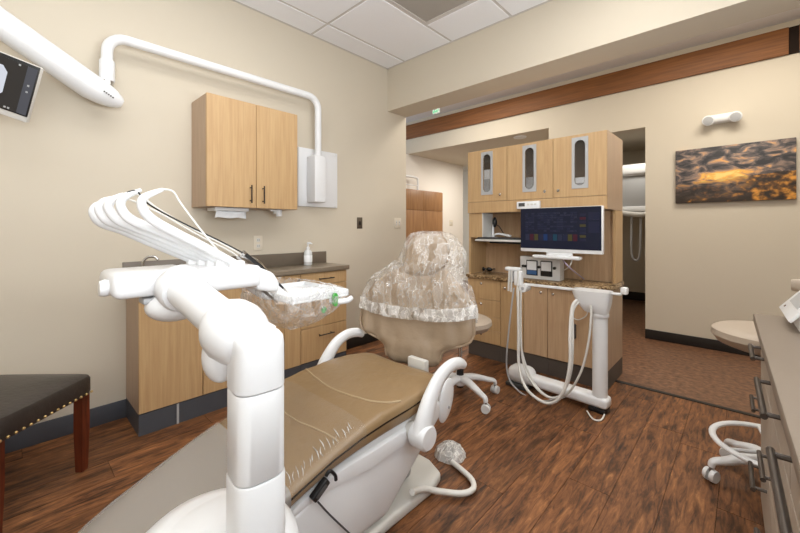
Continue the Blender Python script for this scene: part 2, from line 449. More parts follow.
# walls
struct(MB().box(LW-0.14, LW, BK-0.1, H1, 0, 3.2).build('wall_left', 'wall'))
mb = MB(); wy0, wy1, wz0, wz1 = -1.05, 1.35, 1.10, 2.34
mb.box(RW, RW+.14, BK-.1, wy0, 0, 3.2); mb.box(RW, RW+.14, wy1, 2.4, 0, 3.2)
mb.box(RW, RW+.14, wy0, wy1, 0, wz0); mb.box(RW, RW+.14, wy0, wy1, wz1, 3.2)
struct(mb.build('wall_right', 'wall'))
struct(MB().box(LW, RW, BK-0.14, BK, 0, 3.2).build('wall_back', 'wall'))
wn = thing('window_1', (RW+.1, .15, wz0), 'wide white-framed window above the right counter', 'window'); wn['kind'] = 'structure'
mb = MB()
for (a, c_, d, e_) in ((wy0, wy0+.05, wz0, wz1), (wy1-.05, wy1, wz0, wz1), (.12, .18, wz0, wz1), (wy0, wy1, wz0, wz0+.05), (wy0, wy1, wz1-.05, wz1)):
    mb.box(RW+.07, RW+.12, a, c_, d, e_)
mb.build('window_frame', 'white_matte', wn)
MB().box(RW+.092, RW+.098, wy0+.05, .12, wz0+.05, wz1-.05).build('pane', 'window_glass', wn)
MB().box(RW+.092, RW+.098, .18, wy1-.05, wz0+.05, wz1-.05).build('pane', 'window_glass', wn)
struct(MB().box(LW, 2.6, H0, H1, 2.527, 3.3).build('wall_header', 'wall'), 'deep beige header above the wide opening to the corridor')
# picture wall with two openings
mb = MB()
mb.box(-0.808, 2.6, FW, FW+0.14, 0, 3.3)
mb.box(-1.62, -0.808, FW, FW+0.14, 2.34, 3.3)
mb.box(-1.873, -1.62, FW, FW+0.14, 0, 3.3)
mb.box(-6.0, -1.873, FW, FW+0.14, 2.53, 3.3)
struct(mb.build('wall_far', 'wall'), 'beige corridor wall that carries the sunset picture')
struct(MB().box(-1.873, -1.80, FW+0.14, 7.3, 0, 2.55).build('wall_partition', 'wall'))
struct(MB().box(-4.50, -4.36, 2.0, 6.58, 0, 2.53).build('wall_hall', 'wall_white'), 'bright white wall of the hall beyond the opening')
struct(MB().box(-6.0, 2.6, 7.25, 7.37, 0, 3.3).build('wall_hall_end', 'wall'))
struct(MB().box(2.5, 2.6, 2.3, 7.3, 0, 3.3).build('wall_corridor_end', 'wall'))
struct(MB().box(-6.0, 2.6, FW+0.14, 7.3, 2.53, 2.63).build('ceiling_hall', 'wall'))
struct(MB().box(-6.0, 2.6, H1, FW, 3.09, 3.2).build('ceiling_corridor', 'corridor_ceiling'))
struct(MB().box(RW, 2.6, 2.3, 2.4, 0, 3.2).build('wall_return', 'wall'))
# baseboards
struct(MB().rbox(LW, LW+0.014, BK, 0.515, 0, 0.115, r=0.004).build('baseboard_left', 'base_grey'))
struct(MB().rbox(LW, LW+0.014, 2.06, H1, 0, 0.105, r=0.004).build('baseboard_left_end', 'base_black'))
struct(MB().rbox(-0.808, 2.5, FW-0.014, FW, 0, 0.105, r=0.004).build('baseboard_far', 'base_black'))
struct(MB().rbox(-1.80, 2.5, 7.236, 7.25, 0, 0.14, r=0.004).build('baseboard_hall_end', 'base_black'))
# stained board at the head of the picture wall
struct(MB().rbox(-5.8, 0.285, FW-0.03, FW, 2.787, 3.03, r=0.003).build('trim_2', 'beam'), 'long brown stained wood fascia board above the corridor wall')
t3 = struct(MB().rbox(0.35, 2.4, FW-0.03, FW, 2.80, 3.03, r=0.003).build('trim_3', 'beam'), 'second brown wood board beyond a dark gap')
MB().box(0.285, 0.35, FW-0.012, FW, 2.787, 3.03).build('gap', 'seam', t3)  # dark strip standing in for the shade inside the gap
MB().box(0.35, 2.4, FW-0.034, FW, 2.785, 2.80).build('lower_edge', 'black', t3)
# ceiling with tiles
ce = struct(MB().box(LW-0.1, RW+0.1, BK-0.1, H0, 3.012, 3.08).build('ceiling', 'grid_white'), 'suspended ceiling of white tiles in a grid')
cols = [LW, -2.655, -2.045, -1.435, -0.825, -0.215, 0.395, RW]
stag = [1.90, 1.90, 1.28, 1.90, 1.28, 1.90, 1.28]
tm = MB().add([(-.5,-.5,1),(.5,-.5,1),(.5,.5,1),(-.5,.5,1),(-.5,-.5,0.3),(.5,-.5,0.3),(.5,.5,0.3),(-.5,.5,0.3),(-.49,-.495,0),(.49,-.495,0),(.49,.495,0),(-.49,.495,0)],
              [(0,1,2,3),(0,4,5,1),(1,5,6,2),(2,6,7,3),(3,7,4,0),(4,8,9,5),(5,9,10,6),(6,10,11,7),(7,11,8,4),(8,11,10,9)]).build('ceiling_tile', 'tile_white', ce, smooth=False)
first = True; G = 0.011
troff = []
for i in range(len(cols)-1):
    xa, xb = cols[i], cols[i+1]
    ys = [stag[i] + 1.22*k for k in range(-4, 3)]
    ys = [y for y in ys if BK + 0.02 < y < H0 - 0.02]
    ys = [BK] + ys + [H0]
    for a, c_ in zip(ys[:-1], ys[1:]):
        cx_, cy_ = (xa+xb)/2, (a+c_)/2
        if i == 2 and abs(a - 1.28) < 0.01:
            troff.append((xa, xb, a, c_, False)); continue
        hit = [t for t in TROFFERS if xa < t[0] < xb and a < t[1] < c_]
        if hit:
            troff.append((xa, xb, a, c_, True))
        o = tm if first else tm.copy()
        if not first: C.objects.link(o)
        first = False
        o.scale = (xb-xa-2*G, c_-a-2*G, 0.012); o.location = (cx_, cy_, 2.998)
    if i:
        MB().box(xa-0.011, xa+0.011, BK, H0, 3.002, 3.012).build('grid_bar', 'grid_white', ce)
    for y in ys[1:-1]:
        MB().box(xa+0.011, xb-0.011, y-0.011, y+0.011, 3.002, 3.012).build('grid_bar', 'grid_white', ce)
MB().box(LW, LW+0.02, BK, H0, 2.996, 3.012).build('wall_angle', 'grid_white', ce)
MB().box(LW, RW, H0-0.02, H0, 2.996, 3.012).build('wall_angle', 'grid_white', ce)
for (xa, xb, a, c_, on) in troff:
    if on: continue
    t = thing('ceiling_troffer', ((xa+xb)/2, (a+c_)/2, 2.99), 'rectangular grey lens of an unlit recessed ceiling light above the cabinets', 'ceiling light')
    mb = MB(); f = 0.02
    for q in ((xa+.012, xa+.012+f, a+.012, c_-.012), (xb-.012-f, xb-.012, a+.012, c_-.012), (xa+.012+f, xb-.012-f, a+.012, a+.012+f), (xa+.012+f, xb-.012-f, c_-.012-f, c_-.012)):
        mb.box(*q, 2.999, 3.012)
    mb.build('frame', 'grid_white', t)
    MB().box(xa+.032, xb-.032, a+.032, c_-.032, 3.004, 3.012).build('lens', 'lens_grey', t)
for k, (tx, ty) in enumerate(TROFFERS):
    t = thing('ceiling_troffer', (tx, ty, 2.975), ['lit recessed ceiling light panel above the dental chair', 'lit recessed ceiling light panel in front of the corridor header', 'lit recessed ceiling light panel over the right counter'][k], 'ceiling light', 'lit ceiling panels')
    mb = MB()
    for q in ((tx-.30, tx-.275, ty-.6, ty+.6), (tx+.275, tx+.30, ty-.6, ty+.6), (tx-.275, tx+.275, ty-.6, ty-.575), (tx-.275, tx+.275, ty+.575, ty+.6)):
        mb.box(*q, 2.975, 2.998)
    mb.build('frame', 'grid_white', t)
    MB().box(tx-.275, tx+.275, ty-.575, ty+.575, 2.988, 2.998).build('lens', 'troffer_lens', t)

# ================================================================== LEFT WALL CABINETS
def bar_pull(parent, p, axis, out, length, off=0.03, r=0.005, mat='bronze', name='handle'):
    """bar handle: p centre on the face, axis along the bar, out away from the face"""
    p = Vector(p); a = Vector(axis); o = Vector(out); c = p + o*off
    mb = MB().cyl(c - a*length/2, c + a*length/2, r, seg=10)
    for s in (-1, 1):
        q = p + a*s*(length/2 - 0.018); mb.cyl(q, q + o*off, r*0.8, seg=8)
    return mb.build(name, mat, parent)
UF = -2.62
uc = thing('wall_cabinet', (-2.77, 1.24, 1.365), 'maple two-door wall cabinet hung beside the light arm bracket', 'cabinet')
MB().rbox(LW+.002, UF-.022, .90, 1.583, 1.367, 2.128, r=.002, seg=1).build('body', 'maple_shaded', uc)
for (a, c_, hy) in ((.90, 1.240, 1.195), (1.244, 1.583, 1.290)):
    d = MB().rbox(UF-.02, UF, a, c_, 1.367, 2.128, r=.002, seg=1).build('door', 'maple', uc)
    bar_pull(d, (UF, hy, 1.465), (0, 0, 1), (1, 0, 0), 0.13)
BF = -2.575
ys = on_x(203, 330, BF).y, on_x(284.5, 300, BF).y, on_x(301, 300, BF).y
Y0, Y3 = 0.515, 2.045
zt = 0.855
def toe_kick(parent, a, c_):
    return MB().box(LW+.002, BF-.004, a, c_, 0, .125).build('toe_kick', 'base_grey', parent)
bc = thing('base_cabinet', (-2.75, .9, 0), 'maple two-door base cabinet under the taupe counter, left of the drawers', 'cabinet')
MB().box(LW+.002, BF-.02, Y0, ys[1]-.002, .125, zt).build('body', 'maple_shaded', bc)
toe_kick(bc, Y0, ys[1]-.002)
yj = on_x(178, 420, BF).y
MB().box(BF-.004, BF, yj-.006, yj+.006, 0, .125).build('toe_joint', 'grey_panel', bc)
for a, c_ in ((Y0, ys[0]-.002), (ys[0]+.002, ys[1]-.003)):
    d = MB().rbox(BF-.018, BF, a, c_, .13, zt-.004, r=.002, seg=1).build('door', 'maple', bc)
    bar_pull(d, (BF, (ys[0]-.05 if a == Y0 else ys[0]+.05), .72), (0, 0, 1), (1, 0, 0), .12)
nc = thing('base_cabinet', (-2.75, (ys[1]+ys[2])/2, 0), 'narrow single-door maple base cabinet with a vertical pull', 'cabinet')
MB().box(LW+.002, BF-.02, ys[1]+.001, ys[2]-.002, .125, zt).build('body', 'maple_shaded', nc); toe_kick(nc, ys[1]+.001, ys[2]-.002)
d = MB().rbox(BF-.018, BF, ys[1]+.001, ys[2]-.003, .13, zt-.004, r=.002, seg=1).build('door', 'maple', nc)
bar_pull(d, (BF, ys[2]-.035, .765), (0, 0, 1), (1, 0, 0), .11)
dc = thing('drawer_cabinet', (-2.75, (ys[2]+Y3)/2, 0), 'three-drawer maple base cabinet at the free end of the taupe counter', 'cabinet')
MB().box(LW+.002, BF-.02, ys[2]+.001, Y3, .125, zt).build('body', 'maple_shaded', dc); toe_kick(dc, ys[2]+.001, Y3)
zs = [zt-.004, .747, .405, .13]
for k in range(3):
    d = MB().rbox(BF-.018, BF, ys[2]+.001, Y3, zs[k+1]+.003, zs[k]-.001, r=.002, seg=1).build('drawer', 'maple', dc)
    bar_pull(d, (BF, (ys[2]+Y3)/2, [.80, .695, .335][k]), (0, 1, 0), (1, 0, 0), .15)
ct = thing('countertop', (-2.74, 1.28, .856), 'taupe laminate counter with backsplash running along the wall', 'counter')
MB().rbox(LW+.001, BF+.022, Y0-.02, 2.062, .856, .893, r=.004).build('top', 'counter', ct)
MB().rbox(LW+.001, LW+.02, Y0-.02, 2.062, .893, 1.0, r=.003).build('backsplash', 'counter_edge', ct)
# faucet on the counter
p = on_x(143, 270, -2.80)
fc = thing('faucet', (p.x, p.y, .894), 'small chrome faucet standing by the backsplash', 'faucet')
MB().lathe([(.022, 0), (.022, .012), (.012, .02), (.011, .05)], (p.x, p.y, .894)).build('base', 'chrome', fc)
MB().tube([(p.x, p.y, .94), (p.x, p.y, 1.0), (p.x+.005, p.y+.02, 1.03), (p.x+.02, p.y+.055, 1.035), (p.x+.035, p.y+.075, 1.015)], .008, 10, 5).build('spout', 'chrome', fc)
MB().tube([(p.x, p.y-.012, .935), (p.x+.012, p.y-.03, .965), (p.x+.02, p.y-.045, .97)], .005, 8, 3).build('lever', 'chrome', fc)
# soap bottle
p = on_x(308, 264.5, -2.80); p.z = .894
sb = thing('soap_bottle', p, 'white pump soap bottle standing on the taupe counter', 'bottle')
MB().lathe([(.033, 0), (.036, .004), (.036, .105), (.032, .122), (.016, .136), (.014, .142)], p).build('bottle', 'bottle', sb)
MB().lathe([(.016, .142), (.016, .158), (.006, .16), (.006, .185)], p).build('collar', 'white', sb)
q = p
MB().tube([(q.x, q.y, q.z+.185), (q.x, q.y, q.z+.192), (q.x+.02, q.y+.012, q.z+.194), (q.x+.036, q.y+.02, q.z+.186)], [.012, .012, .008, .005], 10).build('pump_head', 'white', sb)
MB().lathe([(.0363, .03), (.0368, .032), (.0368, .085), (.0363, .087)], p).build('label', 'paper', sb)
# paper towel sheet and the small fittings under the wall cabinet
pa, pb = on_x(211, 207, -2.77), on_x(244.5, 208, -2.77)
tw = thing('towel_dispenser', ((pa+pb)/2).to_tuple(), 'slim under-cabinet dispenser with a white paper towel hanging out', 'dispenser')
MB().rbox(-2.85, -2.69, pa.y, pb.y, 1.342, 1.366, r=.005).build('housing', 'white_matte', tw)
mb = MB(); n = 12; vs = []; fs = []
for i in range(n+1):
    for j in range(5):
        y = pa.y + .012 + (pb.y-pa.y-.02)*i/n; zz = 1.345 - .052*j/4
        vs.append((-2.73 + .006*math.sin(i*1.4+j*.8) + .004*j, y + .004*(2-j), zz + .003*math.sin(i*.9)*j/4))
for i in range(n):
    for j in range(4): fs.append((i*5+j, (i+1)*5+j, (i+1)*5+j+1, i*5+j+1))
o = mb.add(vs, fs).build('paper_towel', 'paper', tw)
so = o.modifiers.new('thick', 'SOLIDIFY'); so.thickness = .0015
p = on_x(279, 209, -2.74)
hk = thing('soap_dispenser', (p.x, p.y, 1.33), 'small white canister clipped below the wall cabinet', 'dispenser')
MB().lathe([(.020, 0), (.024, .003), (.024, .05), (.02, .055)], (p.x, p.y, 1.312)).build('canister', 'white', hk)
MB().rbox(p.x-.01, p.x+.01, p.y-.075, p.y-.02, 1.352, 1.366, r=.003).build('bracket', 'white_matte', hk)
MB().rbox(p.x-.012, p.x+.012, p.y-.05, p.y-.024, 1.333, 1.354, r=.004).build('clip', 'offwhite', hk)
def wall_plate(name, u, v, w, h, label, cat, face='x', D=LW, mat='plate_ivory', kind='outlet'):
    p = on_x(u, v, D) if face == 'x' else on_y(u, v, D)
    t = thing(name, p, label, cat)
    def bx(a0, a1, z0, z1, d0, d1, r):
        mb = MB()
        if face == 'x': mb.rbox(p.x+d0, p.x+d1, p.y+a0, p.y+a1, p.z+z0, p.z+z1, r=r)
        else: mb.rbox(p.x+a0, p.x+a1, p.y-d1, p.y-d0, p.z+z0, p.z+z1, r=r)
        return mb
    bx(-w/2, w/2, -h/2, h/2, 0, .006, .003).build('plate', mat, t)
    if kind == 'outlet':
        for s in (-1, 1):
            k = bx(-.015, .015, s*.024-.014, s*.024+.014, .005, .008, .002).build('socket', 'offwhite', t)
            mb = bx(-.008, -.005, s*.024-.005, s*.024+.006, .007, .0085, .0004)
            m2 = bx(.005, .008, s*.024-.005, s*.024+.006, .007, .0085, .0004); mb.add(m2.v, m2.f)
            mb.build('slots', 'dark_grey', k)
    elif kind == 'switch':
        k = bx(-.012, .012, -.02, .02, .005, .009, .002).build('rocker', 'black', t)
    elif kind == 'double':
        for s in (-1, 1):
            k = bx(s*.023-.01, s*.023+.01, -.03, .03, .005, .008, .002).build('rocker', 'offwhite', t)
            bx(s*.023-.004, s*.023+.004, .004, .012, .0075, .009, .0004).build('slots', 'dark_grey', k)
    return t
wall_plate('wall_outlet', 258, 243, .075, .12, 'ivory wall outlet between the taupe counter and the wall cabinet', 'outlet')
wall_plate('wall_switch', 359.5, 223, .072, .118, 'dark bronze switch plate on the beige wall beyond the counter', 'switch', mat='plate_bronze', kind='switch')
wall_plate('wall_switch', 397.5, 223, .115, .115, 'ivory double switch plate near the open end of the wall', 'switch', kind='double')
wall_plate('wall_switch', 441, 223, .072, .11, 'dark switch plate on the white hall wall', 'switch', D=-4.36, mat='plate_bronze', kind='switch')
wall_plate('wall_outlet', 451, 223, .115, .11, 'pale outlet plate on the white hall wall', 'outlet', D=-4.36, kind='double')

# ================================================================== WALL LIGHT ARM
TX = -2.80
lb = on_x(318, 178, TX)
la = thing('light_arm', (LW, lb.y, 1.36), 'white dental light arm swinging on a curved tube from a wall bracket', 'light arm')
pa, pb = on_x(299, 205, LW), on_x(336, 156, LW)
MB().rbox(LW+.001, LW+.025, pa.y-.02, pb.y, 1.415, pb.z+.02, r=.006).build('wall_plate', 'white', la)
for s in (1.43, pb.z): MB().cyl((LW+.024, pb.y-.025, s), (LW+.03, pb.y-.025, s), .010, seg=12).build('cap_screw', 'white_matte', la)
MB().rbox(LW+.024, TX+.045, lb.y-.06, lb.y+.06, 1.45, on_x(318, 156, TX).z, r=.012).build('column', 'white', la)
zt_ = 2.385; yl = on_x(107, 70, TX).y
z0 = on_x(318, 156, TX).z
pts = [(TX, lb.y, z0-.02), (TX, lb.y, zt_-.20), (TX, lb.y, zt_-.10)]
for a in range(1, 6):
    q = a/6*PI/2; pts.append((TX, lb.y - .10*(1-math.cos(q)), zt_-.10 + .10*math.sin(q)))
pts += [(TX, lb.y-.10, zt_), (TX, lb.y-.5, zt_), (TX, yl+.5, zt_), (TX, yl+.10, zt_)]
for a in range(1, 6):
    q = a/6*PI/2; pts.append((TX, yl + .10*(1-math.sin(q)), zt_-.10*(1-math.cos(q))))
pts += [(TX, yl, zt_-.10), (TX, yl, zt_-.16)]
MB().tube(pts, .030, 16).build('curved_tube', 'white', la)
MB().lathe([(.037, 0), (.039, .006), (.039, .115), (.034, .125)], (TX, yl, 2.105)).build('collar', 'white', la)
MB().lathe([(.032, 0), (.032, .04)], (TX, yl, 2.068)).build('swivel', 'chrome', la)
MB().lathe([(.034, 0), (.034, .05)], (TX, yl, 2.02)).build('neck', 'white', la)
# spring arm rising out of frame towards the camera side
p0 = on_x(120, 103, TX+.02); p1 = on_x(90, 86, TX+.02); p2 = on_x(0, 23, TX+.10)
dirv = (p2-p1).normalized(); p3 = p2 + dirv*.35
arm_pts = [p0 + Vector((0, .012, -.005)), p0, p0 + (p1-p0)*.25, p0+(p1-p0)*.6, p1, p1+(p2-p1)*.35, p2, p3]
MB().tube(arm_pts, [.022, .036, .056, .070, .076, .074, .070, .064], 22).build('spring_arm', 'white', la)
q = on_x(108, 94, TX+.095)
mb = MB()
for k in range(5):
    c_ = q + dirv*(-.012*k+.02); mb.box(c_.x, c_.x+.0015, c_.y-.004, c_.y+.004, c_.z-.004, c_.z+.004)
mb.build('maker_mark', 'dark_grey', la)
MB().tube([p3, p3 + Vector((.02, -.03, -.02)), p3 + Vector((.03, -.04, -.10))], .035, 14, 4).build('end_joint', 'white', la)
# monitor hanging from the arm, only its corner in view
TR = at_d(40.5, 68, 1.72); BR = at_d(25.5, 123, 1.76); TLd = (at_d(0, 50.5, 1.66) - TR).normalized()
dn = (BR-TR); hgt = dn.length; dn.normalize(); TLd = (TLd - dn*TLd.dot(dn)).normalized(); wid = .42
nrm = TLd.cross(dn).normalized()
if nrm.dot(-TR + Vector((0, 0, EYE))) < 0: nrm = -nrm
mon = thing('monitor', (TR + TLd*wid/2 + dn*hgt), 'tilted chairside monitor with an x-ray image, hanging beside the light arm', 'monitor')
def pq(a, c_, d): return TR + TLd*a + dn*c_ + nrm*d
def slab(mb, a0, a1, c0, c1, d0, d1, r=.003):
    return mb.prism([(a0, c0), (a1, c0), (a1, c1), (a0, c1)], lambda x, y, t: pq(x, y, t), d0, d1, r)
slab(MB(), 0, wid, 0, hgt, -.035, -.004, .006).build('casing', 'offwhite', mon)
slab(MB(), 0.001, wid-.001, .001, hgt-.028, -.006, .001, .001).build('bezel', 'black', mon)
s = slab(MB(), .006, wid-.012, .014, hgt-.034, .0005, .0015, 0).build('screen', 'xray_bg', mon)
slab(MB(), .006, .042, .014, hgt-.034, .0016, .002, 0).build('tool_strip', 'xray_side', s)
MB().prism([(.105, .075), (.125, .05), (.24, .05), (.26, .09), (.26, .17), (.23, .20), (.13, .20), (.105, .17)], lambda x, y, t: pq(x, y, t), .0016, .002).build('xray_image', 'xray_white', s)
mb = MB()
for (a, c_) in ((.024, .10), (.024, .13), (.07, .022), (.085, hgt-.042), (.072, hgt-.042)): slab(mb, a-.004, a+.004, c_-.004, c_+.004, .0021, .0024, 0)
mb.build('icons', 'grey_panel', s)
hang = p3 + Vector((.03, -.04, -.10)); bk = pq(wid/2, hgt/2, -.035)
MB().tube([hang, hang + Vector((0, 0, -.05)), bk - nrm*.05, bk], .018, 12, 4).build('mount', 'white', mon)

# ================================================================== LEATHER SEAT (front left)
A = Vector((-2.435, .297)); ux = Vector((.70, -.714)).normalized(); uy = Vector((-ux.y*-1, 0)); uy = Vector((-.714, -.70)).normalized()
W_, D_ = .48, .50
bn = thing('leather_stool', (A.x + ux.x*W_/2 + uy.x*D_/2, A.y + ux.y*W_/2 + uy.y*D_/2, 0), 'dark brown leather seat with brass nailheads and cherry legs beside the wall', 'stool')
def sq(a, c_, z): 
    p = A + ux*a + uy*c_; return Vector((p.x, p.y, z))
rings = []
n = 48
def sup(a, hw, hd, e=9):
    ca, sa = math.cos(a), math.sin(a)
    return (hw*math.copysign(abs(ca)**(2/e), ca), hd*math.copysign(abs(sa)**(2/e), sa))
def sag(a, c_): return 0.018*(1 - ((a-W_/2)/(W_/2))**2) * 1.0
for (g, z, dome) in [(g_, z_-.036, d_) for (g_, z_, d_) in ((-.02, .418, 0), (.0, .418, 0), (.003, .435, 0), (.003, .495, 0), (-.003, .508, 0), (-.02, .515, 0), (-.07, .522, 0), (-.14, .528, 0), (-.20, .53, 0))]:
    ring = []
    for j in range(n):
        x_, y_ = sup(2*PI*j/n, W_/2+g, D_/2+g, 12 if g > -.03 else 6)
        ring.append(sq(x_+W_/2, y_+D_/2, z))
    rings.append(ring)
MB().loft(rings).build('seat', 'leather', bn)
for (a, c_) in ((.035, .035), (W_-.035, .035), (.035, D_-.035), (W_-.035, D_-.035)):
    h = .022
    MB().loft([[sq(a-k, c_-k, z), sq(a+k, c_-k, z), sq(a+k, c_+k, z), sq(a-k, c_+k, z)] for (k, z) in ((.017, 0), (.022, .2), (h, .384))]).build('leg', 'cherry', bn)
nm = None
for edge in range(2):
    for k in range(15 if edge == 0 else 13):
        L_ = W_ if edge == 0 else D_
        t_ = .022 + (L_-.044)*k/(14 if edge == 0 else 12)
        if edge == 1 and k == 0: continue
        p = sq(t_, -.0035, .390) if edge == 0 else sq(-.0035, t_, .390)
        if nm is None:
            nm = MB().ell((0, 0, 0), (.0065, .0065, .0065), 10, 6).build('nailhead', 'brass', None); o = nm
            o.parent = bn
        else:
            o = nm.copy(); C.objects.link(o)
        o.location = p - Vector(bn['_org'])

# ================================================================== HALL BEYOND
HX = -4.36
a_, c_ = on_x(399, 192, HX), on_x(432.5, 192, HX)
hc = thing('tall_cabinet', (HX+.2, (a_.y+c_.y)/2, 0), 'brown wooden cabinet against the white hall wall', 'cabinet')
MB().rbox(HX+.002, HX+.30, a_.y-.3, c_.y-.1, 0, 1.87, r=.003).build('body', 'far_wood', hc)
for z0, z1 in ((.1, 1.52), (1.525, 1.86)):
    for k in range(2):
        yy0 = a_.y-.3 + (c_.y-.1-a_.y+.3)*k/2; yy1 = yy0 + (c_.y-.1-a_.y+.3)/2
        MB().rbox(HX+.30, HX+.318, yy0+.002, yy1-.002, z0, z1, r=.002).build('door', 'far_wood', hc)
yb = on_x(414, 185, HX+.1).y
gb = thing('grab_rack', (HX+.1, yb, 1.87), 'white tubular frame standing on top of the brown hall cabinet', 'rack')
MB().tube([(HX+.12, yb-.32, 1.87), (HX+.12, yb-.32, 2.06), (HX+.12, yb-.27, 2.11), (HX+.12, yb+.03, 2.11), (HX+.12, yb+.08, 2.06), (HX+.12, yb+.08, 1.87)], .02, 10, 4).build('frame', 'white', gb)
MB().tube([(HX+.12, yb-.32, 1.97), (HX+.12, yb+.08, 1.97)], .008, 8).build('crossbar', 'white', gb)
p = on_z(520, 137, 2.53)
dl = thing('downlight', (p.x, p.y, 2.52), 'small round recessed downlight in the hall ceiling', 'ceiling light')
MB().lathe([(.05, 0), (.085, 0), (.09, .006), (.09, .012)], (p.x, p.y, 2.518)).build('trim_ring', 'white_matte', dl)
MB().lathe([(.0, .004), (.055, .004), (.055, .01)], (p.x, p.y, 2.516)).build('lens', 'lamp_lens', dl)
# imaging machine seen through the doorway
xm = on_y(636, 200, 6.2)
xr = thing('imaging_unit', (xm.x, 6.2, 0), 'white panoramic imaging unit seen through the narrow doorway', 'imaging machine')
MB().rbox(xm.x+.22, xm.x+.36, 6.3, 6.44, 0, 2.1, r=.02).build('column', 'grey_panel', xr)
MB().rbox(xm.x+.16, xm.x+.42, 6.2, 6.55, 0, .05, r=.02).build('foot', 'grey_panel', xr)
zz = on_y(636, 172, 6.2).z
MB().rbox(xm.x-.45, xm.x+.40, 6.02, 6.4, zz-.07, zz+.10, r=.06, seg=4).build('head', 'white', xr)
MB().rbox(xm.x-.30, xm.x+.16, 6.08, 6.28, zz-.50, zz-.06, r=.02).build('panel', 'grey_panel', xr)
z2 = on_y(636, 212, 6.2).z
MB().tube([(xm.x-.35, 6.1, z2+.06), (xm.x-.2, 6.0, z2), (xm.x+.1, 5.98, z2-.05), (xm.x+.3, 6.1, z2)], .035, 10, 4, flat=.7).build('handle_bar', 'offwhite', xr)
MB().rbox(xm.x-.3, xm.x+.3, 6.05, 6.35, z2-.01, z2+.08, r=.03).build('shelf', 'white', xr)
MB().tube([(xm.x-.02, 6.02, z2-.03), (xm.x-.02, 6.0, z2-.55), (xm.x+.02, 6.0, z2-.68), (xm.x+.08, 6.0, z2-.60), (xm.x+.09, 6.02, z2-.04)], .014, 8, 5).build('coiled_cord', 'grey_panel', xr)
# exit sign under the corridor ceiling
p = on_y(436, 111.5, 4.0)
ex = thing('exit_sign', (p.x, p.y, 3.09), 'small green lit exit sign hanging from the corridor ceiling', 'sign')
MB().box(p.x-.008, p.x+.008, p.y-.008, p.y+.008, p.z+.05, 3.09).build('stem', 'offwhite', ex)
MB().rbox(p.x-.065, p.x+.065, p.y-.012, p.y+.012, p.z+.045, p.z+.062, r=.003).build('rail', 'offwhite', ex)
MB().box(p.x-.06, p.x+.06, p.y-.003, p.y+.003, p.z-.03, p.z+.045).build('panel', 'acrylic', ex)
def text_part(txt, size, mat, parent, origin, xdir, ydir, name='lettering', depth=.0012):
    cu = bpy.data.curves.new('t', 'FONT'); cu.body = txt; cu.size = size; cu.align_x = 'CENTER'; cu.align_y = 'CENTER'; cu.extrude = depth
    to = bpy.data.objects.new('t', cu); C.objects.link(to)
    bpy.context.view_layer.update()
    me = bpy.data.meshes.new_from_object(to.evaluated_get(bpy.context.evaluated_depsgraph_get()))
    C.objects.unlink(to); bpy.data.objects.remove(to)
    xd = Vector(xdir).normalized(); yd = Vector(ydir).normalized(); zd = xd.cross(yd)
    org = Vector(origin); root = parent
    while root.parent: root = root.parent
    org = org - Vector(root['_org'])
    for v in me.vertices: v.co = org + xd*v.co.x + yd*v.co.y + zd*v.co.z
    me.name = name; me.materials.clear(); me.materials.append(M[mat])
    o = bpy.data.objects.new(name, me); C.objects.link(o); o.parent = parent
    return o
text_part('EXIT', .05, 'exit_green', ex, (p.x, p.y-.0045, p.z), (1, 0, 0), (0, 0, 1))
# emergency light
a_, c_ = on_y(709.5, 122, FW), on_y(735, 119, FW)
em = thing('emergency_light', ((a_.x+c_.x)/2, FW, 2.29), 'white emergency light with two round lamp heads above the picture', 'light')
MB().rbox(a_.x-.015, c_.x+.015, FW-.085, FW-.001, 2.25, 2.34, r=.035, seg=4).build('body', 'white_matte', em)
for px_ in (a_.x-.005, c_.x+.005):
    mt = Matrix.Rotation(PI/2+.25, 4, 'X')
    h = MB().lathe([(.034, -.045), (.048, -.02), (.050, .022), (.045, .026)], (px_, FW-.085, 2.285), 24, mt).build('lamp_head', 'white_matte', em)
    MB().lathe([(.0, .024), (.039, .024), (.039, .029), (.0, .033)], (px_, FW-.085, 2.285), 20, mt).build('lens', 'grey_panel', h)
# picture
a_, c_ = on_y(676, 152, FW), on_y(796, 199.5, FW)
tag(MB().rbox(a_.x, c_.x, FW-.04, FW-.001, 1.478, 2.028, r=.003).build('canvas_picture', 'sunset_print'), 'wide unframed canvas print of an orange sunset over a lake', 'picture')

# ================================================================== REAR STATION
SY, SB = 3.05, 3.53
SX0, SX1 = -1.965, -0.752
def kn(u, v=300): return on_y(u, v, SY).x
xs = [SX0, kn(500.5), kn(523.5), kn(547.5), SX1]
ZC = .742
def unit(label, a, c_, name='base_cabinet'):
    t = thing(name, ((a+c_)/2, (SY+SB)/2, 0), label, 'cabinet')
    MB().box(a+.001, c_-.001, SY+.02, SB, .14, ZC).build('body', 'maple_shaded', t)
    MB().box(a+.001, c_-.001, SY+.012, SB, 0, .14).build('toe_kick', 'toe', t)
    return t
def knob(parent, p):
    return MB().lathe([(.004, 0), (.004, .012), (.011, .016), (.012, .022), (.007, .027)], p, 14, Matrix.Rotation(PI/2, 4, 'X')).build('knob', 'chrome', parent)
dr = unit('four-drawer maple cabinet at the open end of the rear station', xs[0], xs[1], 'drawer_cabinet')
zz = [ZC-.004] + [on_y(485, v, SY).z for v in (299.5, 316, 329.5)] + [.145]
for k in range(4):
    d = MB().rbox(xs[0]+.002, xs[1]-.002, SY, SY+.018, zz[k+1]+.003, zz[k], r=.002, seg=1).build('drawer', 'maple', dr)
    knob(d, ((xs[0]*.55+xs[1]*.45), SY, zz[k]-.04))
labs = ['narrow maple door cabinet next to the four drawers of the rear station', 'maple door cabinet behind the hanging hoses of the rear station', 'wide maple door cabinet behind the white support post']
